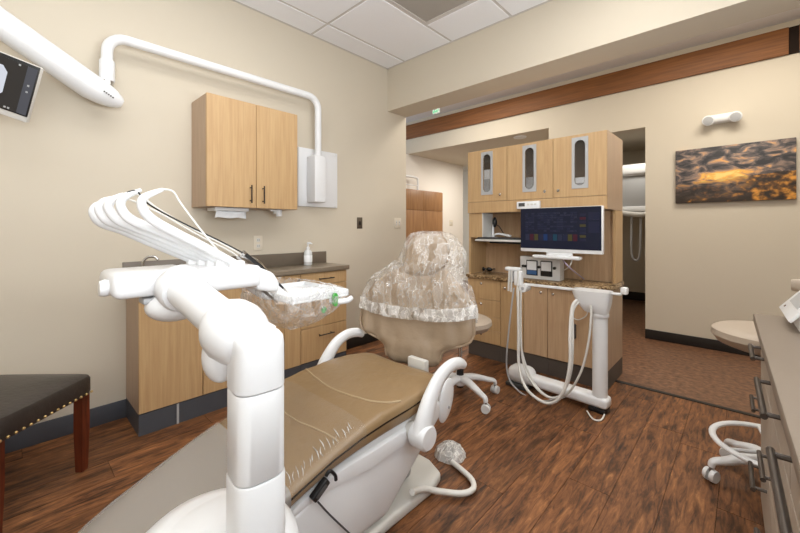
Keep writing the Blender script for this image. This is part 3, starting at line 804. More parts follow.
for k in range(3):
    t = unit(labs[k], xs[k+1], xs[k+2])
    d = MB().rbox(xs[k+1]+.002, xs[k+2]-.002, SY, SY+.018, .145, ZC-.004, r=.002, seg=1).build('door', 'maple_dim' if k else 'maple', t)
    knob(d, (xs[k+1]+.05 if k != 1 else xs[k+2]-.05, SY, ZC-.06))
# granite worktop with rounded wing
gw = thing('worktop', ((SX0+SX1)/2, 3.2, ZC), 'speckled brown granite worktop with a rounded wing over the hoses', 'worktop')
poly = [(SX0-.01, SB), (SX0-.01, SY-.02), (kn(513), SY-.02)]
arc = [on_z(u, v, .777) for (u, v) in ((524, 279.5), (545, 282), (570, 284.8), (592, 286.5), (608, 286.8), (618, 285), (622, 282))]
poly += [(p.x, p.y) for p in arc] + [(SX1+.012, SY+.10), (SX1+.012, SB)]
GX = poly
MB().prism(poly, lambda x, y, t: Vector((x, y, t)), ZC, ZC+.035, .004).build('top', 'granite', gw)
# hutch between worktop and wall unit
hu = thing('hutch', ((SX0+SX1)/2, 3.4, ZC+.035), 'open maple hutch behind the monitor with a niche', 'hutch')
zb, zt2 = ZC+.036, 1.362
MB().box(SX0+.02, SX1-.022, 3.36, 3.38, zb, zt2).build('back_panel', 'maple_dim', hu)
MB().box(SX1-.02, SX1, 3.30, SB, zb, zt2).build('side_panel', 'maple', hu)
nx = kn(481, 235)
MB().box(SX0, SX0+.02, SY+.02, SB, zb, zt2).build('side_panel', 'maple', hu)
MB().box(SX0+.021, nx, SY+.02, SY+.04, 1.13, zt2).build('face_panel', 'maple', hu)
MB().box(nx+.001, nx+.012, SY+.018, SY+.20, 1.13, zt2).build('niche_edge', 'offwhite', hu)
# wall unit
up = thing('upper_cabinet', ((SX0+SX1)/2, 3.28, 1.363), 'long maple upper cabinet with three oval-glazed doors above the monitor', 'cabinet')
zd0, zd1 = 1.468, 1.952
mb = MB().box(SX0, SX1-.0, SY+.20, SB, 1.364, zd1+.004)
mb.box(SX0, SX0+.018, SY+.021, SY+.20, 1.364, zd1+.004).box(SX1-.018, SX1, SY+.021, SY+.20, 1.364, zd1+.004)
mb.box(SX0+.018, SX1-.018, SY+.021, SY+.20, zd1-.014, zd1+.004).box(SX0+.018, SX1-.018, SY+.021, SY+.20, 1.45, zd0)
mb.build('body', 'maple_shaded', up)
MB().box(SX0, SX1, SY, SY+.02, 1.364, zd0-.004).build('valance', 'maple', up)
dx = [SX0, kn(507, 180), kn(553, 180), SX1]
wu = [(487, 514), (527.5, 562), (580, 620)]
def oval(cx, cz, hw, hh, n=10):
    pts = []
    for s in (1, -1):
        for k in range(n+1):
            q = (0 if s > 0 else PI) + PI*k/n
            pts.append((cx + hw*math.cos(q), cz + s*(hh-hw) + hw*math.sin(q)))
    return pts
def ringmesh(outer, inner, y0, y1):
    n = len(outer); mb = MB()
    vs = [(p[0], y0, p[1]) for p in outer] + [(p[0], y0, p[1]) for p in inner] + [(p[0], y1, p[1]) for p in outer] + [(p[0], y1, p[1]) for p in inner]
    fs = []
    for j in range(n):
        k = (j+1) % n
        fs += [(j, k, n+k, n+j), (2*n+j, 3*n+j, 3*n+k, 2*n+k), (j, 2*n+j, 2*n+k, k), (n+j, n+k, 3*n+k, 3*n+j)]
    return mb.add(vs, fs)
def rect_around(cx, cz, hw, hh, x0, x1, z0, z1, pts):
    """project the oval's points outward on the door rectangle, corners kept"""
    out = []
    for (x, z) in pts:
        dx_, dz_ = x-cx, z-cz
        # stretch so that oval reaches rectangle
        sx = (x1-cx) if dx_ > 0 else (cx-x0); sz = (z1-cz) if dz_ > 0 else (cz-z0)
        nx_, nz_ = dx_/hw, dz_/hh
        m_ = max(abs(nx_), abs(nz_), 1e-6)
        out.append((cx + nx_/m_*sx, cz + nz_/m_*sz))
    return out
for k in range(3):
    a, c_ = dx[k]+.002, dx[k+1]-.002
    cxw = on_y([487, 529.5, 580][k], 175, SY).x; czw = (zd0+zd1)/2 + .02; hw, hh = .042, .180
    ov = oval(cxw, czw, hw, hh)
    rc = rect_around(cxw, czw, hw, hh, a, c_, zd0, zd1, ov)
    # pin the nearest points to the four corners
    for (X_, Z_) in ((a, zd0), (a, zd1), (c_, zd0), (c_, zd1)):
        i = min(range(len(rc)), key=lambda i: (rc[i][0]-X_)**2 + (rc[i][1]-Z_)**2); rc[i] = (X_, Z_)
    d = ringmesh(rc, ov, SY+.019, SY).build('door', 'maple', up, angle=30)
    fr = rect_around(cxw, czw, hw, hh, cxw-.06, cxw+.06, czw-.20, czw+.20, ov)
    for (X_, Z_) in ((cxw-.06, czw-.20), (cxw-.06, czw+.20), (cxw+.06, czw-.20), (cxw+.06, czw+.20)):
        i = min(range(len(fr)), key=lambda i: (fr[i][0]-X_)**2 + (fr[i][1]-Z_)**2); fr[i] = (X_, Z_)
    ringmesh(fr, oval(cxw, czw, hw-.003, hh-.003), SY, SY-.006).build('window_frame', 'grey_panel', d, angle=30)
    MB().prism(ov, lambda x, y, t: Vector((x, t, y)), SY+.006, SY+.009).build('glass', 'cab_glass', d)
    kz = zd0+.055
    knob(d, ((c_-.06, a, 0)[0] if k < 2 else a+.045, SY, kz))
# glassware and packets standing on the cabinet floor, seen in the glazing
def stored(name, label, u, w, z0, h, mat, yy=3.14):
    x_ = on_y(u, 185, yy).x
    t = thing(name, (x_, yy, z0), label, 'supplies')
    MB().rbox(x_-w/2, x_+w/2, yy-.03, yy+.03, z0, z0+h, r=.008).build('carton', mat, t)
    MB().rbox(x_-w/2+.004, x_+w/2-.004, yy-.032, yy-.0305, z0+h*.3, z0+h*.7, r=.0005, seg=1).build('label_band', 'grey_panel', t)
stored('supply_box', 'white supply box behind the first oval pane', 488, .08, 1.469, .30, 'white', 3.10)
stored('supply_box', 'pale blue-grey supply box behind the second oval pane', 530, .09, 1.469, .19, 'grey_panel', 3.10)
stored('supply_box', 'flat white tray box behind the third oval pane', 582, .12, 1.469, .15, 'paper', 3.10)
sh = struct(MB().box(0,0.001,0,0.001,-.05,-.049).build('trim_9', 'maple')) if False else None
# thermostat-like control on the valance
p = on_y(529, 206, SY)
th = thing('wall_controller', (p.x, SY, p.z), 'white control box with a dark display on the valance above the monitor', 'controller')
a_, c_ = on_y(518, 206, SY).x, on_y(541, 206, SY).x
MB().rbox(a_, c_, SY-.03, SY-.0005, 1.385, 1.448, r=.006).build('case', 'white', th)
MB().box(a_+.02, a_+.075, SY-.0315, SY-.03, 1.405, 1.435).build('display', 'dark_grey', th)
for k in range(3): MB().rbox(a_+.095+.03*k, a_+.117+.03*k, SY-.032, SY-.03, 1.412, 1.428, r=.001, seg=1).build('button', 'offwhite', th)
# keyboard tray with keyboard, camera and goggles
ka, kb = on_y(476, 241, SY-.04), on_y(521, 243, SY-.04)
kt = thing('keyboard_tray', ((ka.x+kb.x)/2, SY, 1.10), 'pale pull-out keyboard shelf in the station niche', 'shelf')
MB().rbox(ka.x, kb.x+.22, SY-.06, 3.358, 1.098, 1.116, r=.003).build('shelf', 'offwhite', kt)
MB().box(ka.x+.12, kb.x+.2, SY-.0, 3.355, 1.078, 1.097).build('slide', 'black', kt)
kx0, kx1, ky0, ky1 = ka.x+.01, kb.x+.16, SY-.045, SY+.09
kk = thing('keyboard', ((kx0+kx1)/2, (ky0+ky1)/2, 1.117), 'dark grey computer keyboard on the pull-out shelf', 'keyboard')
MB().rbox(kx0, kx1, ky0, ky1, 1.117, 1.129, r=.003).build('body', 'dark_grey', kk)
key0 = None; nk = 15
for r_ in range(5):
    for c2 in range(nk):
        kw = (kx1-kx0-.012)/nk; x_ = kx0+.006+kw*(c2+.5); y_ = ky0+.014+.0245*r_
        if key0 is None:
            key0 = MB().rbox(-kw/2+.0015, kw/2-.0015, -.0105, .0105, 0, .006, r=.0015, seg=1).build('key', 'black', None); key0.parent = kk; o = key0
        else: o = key0.copy(); C.objects.link(o)
        o.location = Vector((x_, y_, 1.129)) - Vector(kk['_org'])
p = on_y(494, 236, 3.22)
cm = thing('intraoral_camera', (p.x, 3.22, 1.117), 'white intraoral camera stand with black cable inside the niche', 'camera')
MB().rbox(p.x-.05, p.x+.03, 3.19, 3.25, 1.117, 1.135, r=.006).build('base', 'white', cm)
MB().tube([(p.x-.01, 3.22, 1.13), (p.x-.012, 3.22, 1.20), (p.x-.004, 3.22, 1.27)], [.014, .010, .012], 12, 4).build('stand', 'white', cm)
MB().tube([(p.x, 3.21, 1.15), (p.x+.06, 3.20, 1.165), (p.x+.15, 3.19, 1.15), (p.x+.19, 3.19, 1.145)], [.008, .01, .012, .010], 12, 4).build('wand', 'white', cm)
MB().ell((p.x+.02, 3.20, 1.275), (.022, .02, .05), 14, 10).build('head', 'black', cm)
MB().tube([(p.x+.03, 3.20, 1.25), (p.x+.07, 3.19, 1.235), (p.x+.11, 3.2, 1.17), (p.x+.13, 3.22, 1.125)], .004, 8, 5).build('cable', 'black', cm)
p = on_z(484, 272, ZC+.036)
gg = thing('safety_glasses', p, 'black folded safety glasses lying on the granite worktop', 'glasses')
for s in (-1, 1):
    MB().ell((p.x+s*.036, p.y+.035, p.z+.025), (.034, .012, .022), 14, 8, Matrix.Rotation(.25*s, 4, 'Z')).build('lens', 'black_gloss', gg)
    MB().tube([(p.x+s*.068, p.y+.04, p.z+.03), (p.x+s*.07, p.y+.09, p.z+.028), (p.x+s*.03, p.y+.15, p.z+.008)], .005, 8, 4).build('temple', 'black', gg)
MB().tube([(p.x-.012, p.y+.03, p.z+.03), (p.x, p.y+.028, p.z+.036), (p.x+.012, p.y+.03, p.z+.03)], .004, 8, 3).build('bridge', 'black', gg)
# flowmeter panel under the monitor
a_, c_ = on_y(520, 265, 3.12), on_y(560, 265, 3.12)
zf0, zf1 = ZC+.036, on_y(540, 257, 3.12).z
fm = thing('flowmeter', ((a_.x+c_.x)/2, 3.14, zf0), 'grey flowmeter box with two gauges on the worktop below the monitor', 'flowmeter')
MB().rbox(a_.x, c_.x, 3.12, 3.22, zf0, zf1, r=.006).build('case', 'white_matte', fm)
wdt = c_.x-a_.x; hf = zf1-zf0
for k, (f0, mt_) in enumerate(((.32, 'wand_blue'), (.68, 'black'))):
    cx_ = a_.x + wdt*f0
    g = MB().rbox(cx_-.05, cx_+.05, 3.112, 3.12, zf0+hf*.16, zf0+hf*.84, r=.004).build('gauge', 'black', fm)
    MB().rbox(cx_-.042, cx_+.042, 3.109, 3.112, zf0+hf*.40, zf0+hf*.80, r=.001, seg=1).build('scale', 'paper', g)
    MB().rbox(cx_-.042, cx_+.042, 3.109, 3.112, zf0+hf*.20, zf0+hf*.38, r=.001, seg=1).build('band', mt_, g)
for f0 in (.09, .15, .5, .88):
    MB().lathe([(.012, 0), (.012, .012), (.009, .016)], (a_.x+wdt*f0, 3.12, zf0+hf*.55), 14, Matrix.Rotation(PI/2, 4, 'X')).build('knob', 'black', fm)
# monitor of the station
MY = 2.955
ma, mb_ = on_y(520.5, 230, MY).x, on_y(603, 230, MY).x
mz0, mz1 = on_y(520, 250, MY).z, on_y(520, 208, MY).z
mz0 = (on_y(520, 249.5, MY).z + on_y(603, 256.5, MY).z)/2; mz1 = (on_y(520, 209, MY).z + on_y(603, 205, MY).z)/2
sm = thing('monitor', ((ma+mb_)/2, MY, ZC+.036), 'white-framed monitor showing a dark chart screen on the rear station', 'monitor')
MB().rbox(ma, mb_, MY, MY+.035, mz0, mz1, r=.005).build('casing', 'white', sm)
scr = MB().box(ma+.003, mb_-.010, MY-.002, MY+.002, mz0+.028, mz1-.003).build('screen', 'screen_navy', sm)
sx0, sx1, sz0, sz1 = ma+.008, mb_-.012, mz0+.03, mz1-.008
W2, H2 = sx1-sx0, sz1-sz0
cells = {}
def cell(c, a, b_, d, e_):
    MB().box(sx0+W2*a, sx0+W2*b_, MY-.0028, MY-.0021, sz0+H2*d, sz0+H2*e_).build('screen_cell', c, scr)
rnd = random.Random(3)
for i in range(16):
    for j in range(9):
        if rnd.random() < .66:
            a = .06+.042*i; cell('cell_grey' if rnd.random() < .45 else 'cell_dark', a, a+.036, .42+.055*j, .42+.055*j+.042)
for i, c in enumerate(['cell_grey', 'cell_red', 'cell_olive', 'cell_dark', 'cell_blue', 'cell_dark', 'cell_teal', 'cell_grey', 'cell_dark', 'cell_olive', 'cell_red']):
    a = .06+.062*i; cell(c, a, a+.052, .2, .36)
for j in range(8): cell('cell_olive' if j in (1, 4) else ('cell_red' if j in (6,) else 'cell_dark'), .76, .83, .2+.085*j, .26+.085*j)
cell('cell_dark', .86, .98, .4, .66); cell('cell_dark', .86, .98, .70, .88)
MB().rbox((ma+mb_)/2-.20, (ma+mb_)/2+.17, MY-.04, MY+.02, mz0-.05, mz0-.022, r=.012, seg=3).build('sound_bar', 'white', sm)
MB().tube([((ma+mb_)/2, MY+.03, (mz0+mz1)/2), ((ma+mb_)/2, 3.355, (mz0+mz1)/2)], .022, 12).build('wall_arm', 'white', sm)
MB().rbox((ma+mb_)/2-.05, (ma+mb_)/2+.05, MY+.035, MY+.045, (mz0+mz1)/2-.05, (mz0+mz1)/2+.05, r=.004).build('mount_plate', 'dark_grey', sm)
MB().rbox((ma+mb_)/2-.10, (ma+mb_)/2+.10, MY+.004, MY+.03, mz0-.04, mz0+.01, r=.004).build('bar_clip', 'white', sm)
c0 = Vector(((ma+mb_)/2+.06, MY+.03, mz0-.03))
MB().tube([on_y(562, 259, 3.0), on_y(570, 268, 2.95), on_z(584, 279, ZC+.045)], .005, 8, 5).build('cable', 'lavender', sm)
MB().tube([on_y(572, 260, 3.0), on_y(568, 268, 3.0), on_z(556, 273, ZC+.045)], .005, 8, 5).build('cable', 'hose', sm)

# ================================================================== ASSISTANT SUPPORT (white post, hoses)
PXY = on_z(600, 411, 0.0); PX_, PY_ = PXY.x, PXY.y
FT = on_z(519, 378, 0.10)
asx = thing('support_arm', (PX_, PY_, 0), 'white floor-standing support post with foot bar under the granite wing', 'support arm')
MB().tube([(PX_, PY_, .09), (PX_, PY_, .72)], .046, 24).build('post', 'white', asx)
MB().lathe([(.050, 0), (.054, .006), (.054, .026), (.05, .03)], (PX_, PY_, .625)).build('post_head', 'white', asx)
FT.y = PY_ + .03; FT.x = on_y(519, 378, FT.y).x
dv = Vector((PX_-FT.x, PY_-FT.y, 0)); ln = dv.length; ang = math.atan2(dv.y, dv.x)
mt = Matrix.Translation((FT.x, FT.y, 0)) @ Matrix.Rotation(ang, 4, 'Z')
MB().rbox(0, ln+.058, -.055, .055, .035, .105, r=.022, seg=3, mat=mt).build('foot_bar', 'white', asx)
MB().rbox(-.08, .12, -.075, .09, .02, .15, r=.06, seg=4, mat=mt).build('foot_housing', 'white', asx)
MB().rbox(-.07, .10, -.09, .08, 0, .03, r=.01, mat=mt).build('foot_pad', 'dark_grey', asx)
MB().rbox(ln-.06, ln+.05, -.05, .05, 0, .036, r=.01, mat=mt).build('foot_pad', 'black', asx)
ba = on_z(506, 280, .73); ty = PY_ + .02
# bracket carrying the wing
bz = ZC-.002
b0, b1 = on_y(574, 300, PY_), on_y(616, 300, PY_)
MB().loft([super_ring(20, w/2, dd, lambda x, y, z=z, c=c: Vector((c+x, PY_+.0+y, z)), 4) for (w, dd, z, c) in ((.11, .052, .655, PX_-.005), (.14, .058, .662, PX_-.02), (.21, .068, .72, PX_-.04), (.245, .075, .80, PX_-.05))]).build('bracket', 'white', asx)
tl = on_y(523, 287, PY_+.0); tr_ = on_y(628, 287, PY_)
MB().rbox(on_y(524, 283, PY_).x, on_y(578, 289, PY_).x, PY_-.015, PY_+.015, .782, .80, r=.006).build('rail', 'white', asx)
MB().rbox(PX_+.05, on_y(622, 286, PY_).x, PY_-.018, PY_+.018, .785, .80, r=.006).build('rail', 'white', asx)
MB().rbox(on_y(621, 287, PY_).x, on_y(628, 287, PY_).x, PY_-.024, PY_+.024, .795, .84, r=.008).build('rail_end', 'white', asx)
# instrument holder with hoses
HY_ = PY_ + .0
hp = on_y(518, 285, HY_)
ih = thing('instrument_holder', (hp.x, HY_, .72), 'white assistant instrument holder with grey and white hoses hanging in loops', 'holder')
MB().rbox(hp.x-.10, hp.x+.02, HY_-.03, HY_+.03, .885, .915, r=.012, seg=3).build('holder_head', 'white', ih)
MB().rbox(hp.x-.025, hp.x+.035, HY_-.03, HY_+.03, .775, .89, r=.014, seg=3).build('holder_body', 'white', ih)
MB().rbox(hp.x-.07, hp.x-.035, HY_-.02, HY_+.03, .80, .89, r=.01, seg=3).build('valve', 'white', ih)
MB().cyl((hp.x+.06, HY_-.05, .765), (hp.x+.06, HY_+.03, .765), .030, seg=20).build('swivel_knob', 'white', ih)
MB().cyl((hp.x+.06, HY_-.054, .765), (hp.x+.06, HY_-.05, .765), .012, seg=16).build('knob_cap', 'grey_panel', ih)
for (xx, zz_) in ((-.062, .82), (-.04, .815), (.012, .82)):
    MB().cyl((hp.x+xx, HY_-.035, zz_-.09), (hp.x+xx+.004, HY_-.03, zz_+.075), .008, .006, seg=12).build('nozzle', 'offwhite', ih)
def hose(pix, Y, r, mat, name='hose'):
    return MB().tube([on_y(u, v, y) for (u, v), y in zip(pix, Y if isinstance(Y, list) else [Y]*len(pix))], r, 10, 8).build(name, mat, ih)
plbl(hose([(514, 288), (511, 310), (507, 350), (507, 370), (512, 384), (526, 396), (545, 401), (566, 396)], 2.58, .006, 'grey_panel'), 'grey hose')
hose([(518, 288), (518.5, 330), (519, 365), (526, 388), (543, 402), (556, 401), (565, 388), (570, 362), (570, 335), (572, 308), (577, 300)], [2.64, 2.62, 2.58, 2.52, 2.48, 2.48, 2.48, 2.50, 2.53, 2.58, 2.62], .0105, 'hose')
hose([(521, 290), (521, 330), (523, 362), (533, 384), (548, 397), (562, 394), (571, 372), (573, 340), (573, 312), (579, 302)], [2.64, 2.62, 2.59, 2.54, 2.51, 2.51, 2.51, 2.53, 2.58, 2.62], .007, 'offwhite')
hose([(517, 290), (520, 340), (530, 376), (547, 396), (565, 396), (580, 374), (588, 345), (591, 318), (591, 305)], [2.64, 2.62, 2.59, 2.55, 2.53, 2.53, 2.55, 2.58, 2.60], .007, 'offwhite')
# switch box on the cabinet door behind
p = on_y(574, 330, SY)
sw = thing('pressure_regulator', (p.x, SY-.02, p.z), 'small black gauge box fixed on the station cabinet door', 'gauge')
MB().rbox(p.x-.018, p.x+.018, SY-.04, SY-.0005, p.z-.06, p.z+.05, r=.004).build('case', 'dark_grey', sw)
MB().rbox(p.x-.015, p.x+.015, SY-.043, SY-.04, p.z-.05, p.z-.02, r=.002, seg=1).build('cover', 'grey_panel', sw)
MB().cyl((p.x, SY-.05, p.z+.008), (p.x, SY-.04, p.z+.008), .016, seg=16).build('dial', 'black_gloss', sw)
MB().tube([(p.x, SY-.02, p.z+.05), (p.x-.005, SY-.025, p.z+.10), (p.x+.04, SY-.02, p.z+.09), (p.x+.10, SY-.02, p.z+.14), (p.x+.10, SY-.02, p.z+.22)], .004, 8, 5).build('cable', 'offwhite', sw)
p = on_y(596, 322, SY)
# cord under the foot
MB().tube([on_z(587, 411, .01), on_z(593, 419, .008), on_z(601, 420, .008), on_z(605, 413, .01)], .005, 8, 5).build('floor_cord', 'hose', asx)

# ================================================================== STOOLS
def stool(loc, rot, seat_h, label, ring=False, back=None, rad=.21, mat='stool_vinyl', lr=.272):
    x_, y_ = loc
    t = thing('operator_stool', (x_, y_, 0), label, 'stool')
    P = lambda a, r, z: Vector((x_ + r*math.cos(a), y_ + r*math.sin(a), z))
    MB().lathe([(.0, -.09), (rad*.70, -.09), (rad*.90, -.072), (rad, -.04), (rad*.985, -.014), (rad*.9, -.003), (rad*.6, .003), (0, .004)], (x_, y_, seat_h), 36).build('seat', mat, t)
    MB().lathe([(.10, 0), (.10, .02)], (x_, y_, seat_h-.111)).build('seat_plate', 'black', t)
    MB().tube([(x_, y_, .07), (x_, y_, .26)], .026, 16).build('column_sleeve', 'black' if not ring else 'white', t)
    MB().tube([(x_, y_, .25), (x_, y_, seat_h-.09)], .014, 14).build('gas_lift', 'chrome', t)
    MB().lathe([(.03, .0), (.045, .01), (.045, .06), (.034, .075)], (x_, y_, .085)).build('hub', 'white', t)
    for k in range(5):
        a = rot + 2*PI*k/5
        leg = MB().tube([P(a, .02, .135), P(a, .10, .135), P(a, lr-.06, .108), P(a, lr-.01, .095), P(a, lr, .07)], [.026, .024, .018, .015, .013], 12, 4, flat=1.25).build('leg', 'white', t)
        c0 = P(a, lr, .03); tn = Vector((-math.sin(a+.6), math.cos(a+.6), 0))
        ca = MB()
        for s in (-1, 1): ca.cyl(c0 + tn*s*.006, c0 + tn*s*.024, .030, .027, seg=18)
        cst = ca.build('caster', 'white_matte', t)
        MB().cyl(P(a, lr, .025), P(a, lr, .075), .008, seg=10).build('caster_stem', 'steel', cst)
    if ring:
        MB().tube([P(2*PI*k/40, .222, .20) for k in range(41)], .011, 10, caps=False, flat=1.3).build('foot_ring', 'white', t)
        for k in range(3):
            a = rot + .3 + 2*PI*k/3; MB().tube([P(a, .02, .185), P(a, .12, .187), P(a, .219, .198)], .009, 10, 3).build('ring_spoke', 'white', t)
        MB().lathe([(.03, 0), (.036, .01), (.036, .05), (.03, .06)], (x_, y_, .17)).build('ring_collar', 'white', t)
    if back is not None:
        bp_ = MB(); ro = []
        for k in range(13):
            q = back + (-.68 + 1.36*k/12); R_ = rad + .04
            s = math.sqrt(max(0, 1-((k-6)/6.4)**2))
            ro.append([P(q, R_ + .025*math.cos(w)*(.6+.4*s), seat_h+.19 + .04*math.sin(w)*(.55+.45*s)) for w in [2*PI*j/14 for j in range(14)]])
        bp_.loft(ro).build('backrest', mat, t)
        MB().tube([P(back, rad*.5, seat_h-.085), P(back, rad+.04, seat_h-.07), P(back, rad+.085, seat_h+.02), P(back, rad+.065, seat_h+.18)], .013, 10, 5).build('back_bar', 'white', t)
    return t
stool((-1.505, 2.235), math.radians(-18), .575, 'beige operator stool with white casters behind the dental chair back', rad=.225)
stool((.10, 2.425), math.radians(206), .745, 'beige assistant stool with white foot ring beyond the end of the right counter', ring=True, back=math.radians(36), rad=.228, lr=.245)

# ================================================================== RIGHT COUNTER
RX = .046; RB = .57
right_run = []
rc_ = thing('countertop', (.36, .8, .826), 'greige laminate counter beside the assistant stool', 'counter')
MB().rbox(RX-.022, RB, -.6, 2.15, .826, .862, r=.006).build('top', 'counter_right', rc_); right_run.append(rc_)
labs = ['greige drawer cabinet nearest the assistant stool', 'greige drawer cabinet in the middle of the right counter', 'greige drawer cabinet carrying the long pull close to the delivery post', 'greige drawer cabinet at the window end of the right counter']
yy = [2.13, 1.65, 1.17, .69, -.58]
for k in range(4):
    a, c_ = yy[k+1], yy[k]
    t = thing('drawer_cabinet', (.36, (a+c_)/2, 0), labs[k], 'cabinet'); right_run.append(t)
    MB().box(RX+.02, RB, a+.001, c_-.001, .10, .825).build('body', 'drawer_greige', t)
    MB().box(RX+.07, RB, a+.001, c_-.001, 0, .10).build('toe_kick', 'toe', t)
    for j, (z0, z1) in enumerate(((.645, .822), (.385, .641), (.105, .381))):
        d = MB().rbox(RX, RX+.019, a+.002, c_-.002, z0, z1, r=.002, seg=1).build('drawer', 'drawer_greige', t)
        if j != 1 or k == 9:
            bar_pull(d, (RX, (a+c_)/2, [.76, .56, .30][j]), (0, 1, 0), (-1, 0, 0), .30 if k else .20, .036, .0075, 'nickel')
        else:
            bar_pull(d, (RX, (a+c_)/2, .57), (0, 1, 0), (-1, 0, 0), .16, .034, .006, 'nickel')
p = on_z(800, 334, .862)
wp = thing('curing_unit', (p.x+.12, p.y+.05, .863), 'white tabletop device with a sloped grey screen on the right counter', 'device'); right_run.append(wp)
ax, ay = p.x-.01, p.y+.01
MB().prism([(0, 0), (.20, 0), (.20, .17), (.05, .12), (0.0, .055)], lambda x, y, t: Vector((ax+x, t, .863+y)), ay, ay+.26, .008).build('case', 'white', wp)
sl = Vector((.05, 0, .065)).normalized()
tq = lambda a, y, d: Vector((ax, y, .863+.055)) + sl*a + Vector((-sl.z, 0, sl.x))*d
mb = MB(); mb.prism([(-.03, ay-.02), (.11, ay-.02), (.11, ay+.28), (-.03, ay+.28)], lambda x, y, t: tq(x, y, t), .001, .012, .003); mb.build('lid', 'white', wp)
MB().prism([(.015, ay+.03), (.10, ay+.03), (.10, ay+.23), (.015, ay+.23)], lambda x, y, t: tq(x, y, t), .0125, .014).build('screen', 'grey_panel', wp)
MB().prism([(-.012, ay+.21), (-.004, ay+.21), (-.004, ay+.225), (-.012, ay+.225)], lambda x, y, t: tq(x, y, t), .0125, .014).build('indicator', 'red_brown', wp)

# the whole run stands a touch off square to the room
PV = Vector((.024, 2.15, 0)); RA = Matrix.Rotation(.026, 4, 'Z')
for o in right_run:
    o.location = PV + RA @ (Vector(o.location) - PV); o.rotation_euler.z = .026

# ================================================================== DENTAL CHAIR
XC = -1.335
ch = thing('dental_chair', (XC, .9, 0), 'reclining dental chair in tan upholstery with white shell and armrests', 'dental chair')
prof = [(1.44, .500, .17, .020), (1.425, .512, .225, .05), (1.39, .524, .27, .095), (1.30, .530, .305, .125), (1.15, .528, .318, .135), (1.0, .520, .318, .13), (.88, .500, .315, .115),
        (.76, .463, .308, .092), (.64, .420, .302, .085), (.50, .370, .297, .080), (.36, .318, .290, .076), (.24, .268, .282, .070), (.17, .238, .268, .062), (.13, .218, .245, .045), (.115, .205, .21, .015)]
def zprof(Y):
    for a, c_ in zip(prof[:-1], prof[1:]):
        if c_[0] <= Y <= a[0]:
            t = (Y-c_[0])/(a[0]-c_[0]); return [c_[i]*(1-t)+a[i]*t for i in range(4)]
    return list(prof[0]) if Y > prof[0][0] else list(prof[-1])
dense = []
Y = 1.44
while Y > .115:
    dense.append(zprof(Y)); Y -= .02 if .2 < Y < 1.38 else .008
dense.append(list(prof[-1]))
rings = []
for (Y, zt_, hw, th) in dense:
    def fn(x, y, Y=Y, zt_=zt_, th=th, hw=hw):
        z = zt_ - th/2 + y
        if y > 0:   # gentle dish, soft wrinkles
            z -= .014*max(0, 1-(x/hw)**2) * min(1, max(0, (Y-.2)/.3))
            z += .004*noise.noise(Vector((x*7, Y*7, 1.3))) + .0025*noise.noise(Vector((x*16, Y*16, 4.1)))
        return Vector((XC+x, Y, z))
    rings.append(super_ring(40, hw, th/2, fn, 4.0))
MB().loft(rings).build('seat_cushion', 'tan', ch, angle=70)
# piping across and along the seat
def top_z(x, Y):
    z, hw = zprof(Y)[1], zprof(Y)[2]
    th = zprof(Y)[3]; e_ = max(0, 1-min(1, abs(x)/hw)**4)**.25
    return z - th/2 + th/2*e_ - .014*max(0, 1-(x/hw)**2)*min(1, max(0, (Y-.2)/.3)) + .004*noise.noise(Vector((x*7, Y*7, 1.3))) + .0025*noise.noise(Vector((x*16, Y*16, 4.1)))
def seam(pts, r=.0042, name='seam_piping', mat='piping'):
    pts2 = [(q.x, q.y) for q in spline([Vector((a, b_, 0)) for a, b_ in pts], [1]*len(pts), 10)[0]]
    return MB().tube([(XC+x, Y, top_z(x, Y)+.0005) for (x, Y) in pts2], r, 8).build(name, mat, ch)
seam([(-.29, 1.03), (-.2, 1.005), (-.1, .99), (0, .985), (.1, .99), (.2, 1.015), (.27, 1.06), (.295, 1.11)])
seam([(-.29, .80), (-.15, .79), (0, .78), (.15, .79), (.285, .80)], .003)
seam([(-.27, .43), (-.13, .425), (0, .42), (.13, .425), (.27, .43)], .0035)
for s in (-1, 1):
    MB().tube([(XC+s*(zprof(Y)[2]-.002), Y, zprof(Y)[1]-zprof(Y)[3]*.45) for Y in [1.36-.06*k for k in range(20)]], .004, 8).build('edge_piping', 'seam', ch)
# white seat pan below the cushion
rings = []
for Y in [1.34-.05*k for k in range(22)]:
    z, hw, th = zprof(Y)[1:]
    zb_ = z - th + .006
    drop = .10 if Y > .95 else max(.02, .11 - (.95-Y)*.2)
    ee = min(1, (1.36-Y)/.08+.3)
    rings.append(super_ring(28, (hw-.008)*ee**.3, drop/2, lambda x, y, Y=Y, zc=zb_-drop/2: Vector((XC+x, Y, zc+y)), 5))
MB().loft(rings).build('seat_pan', 'white', ch)
# sloped lift cover
poly = [(1.395, .42), (1.395, .33), (1.035, .065), (.42, .065), (.42, .235), (.66, .33), (.86, .385), (1.02, .42)]
MB().prism(poly, lambda y, z, t: Vector((XC+t, y, z)), -.295, .295, .03, 4).build('lift_cover', 'white', ch)
# floor base
MB().prism([(-.27, .30), (.27, .30), (.29, .40), (.295, 1.33), (.27, 1.42), (.17, 1.46), (-.17, 1.46), (-.27, 1.42), (-.295, 1.33), (-.29, .40)], lambda x, y, t: Vector((XC+x, y, t)), 0, .05, .016, 3).build('base', 'offwhite', ch)
MB().rbox(XC-.20, XC+.20, .40, 1.30, .051, .15, r=.03, seg=3).build('base_housing', 'grey_panel', ch)
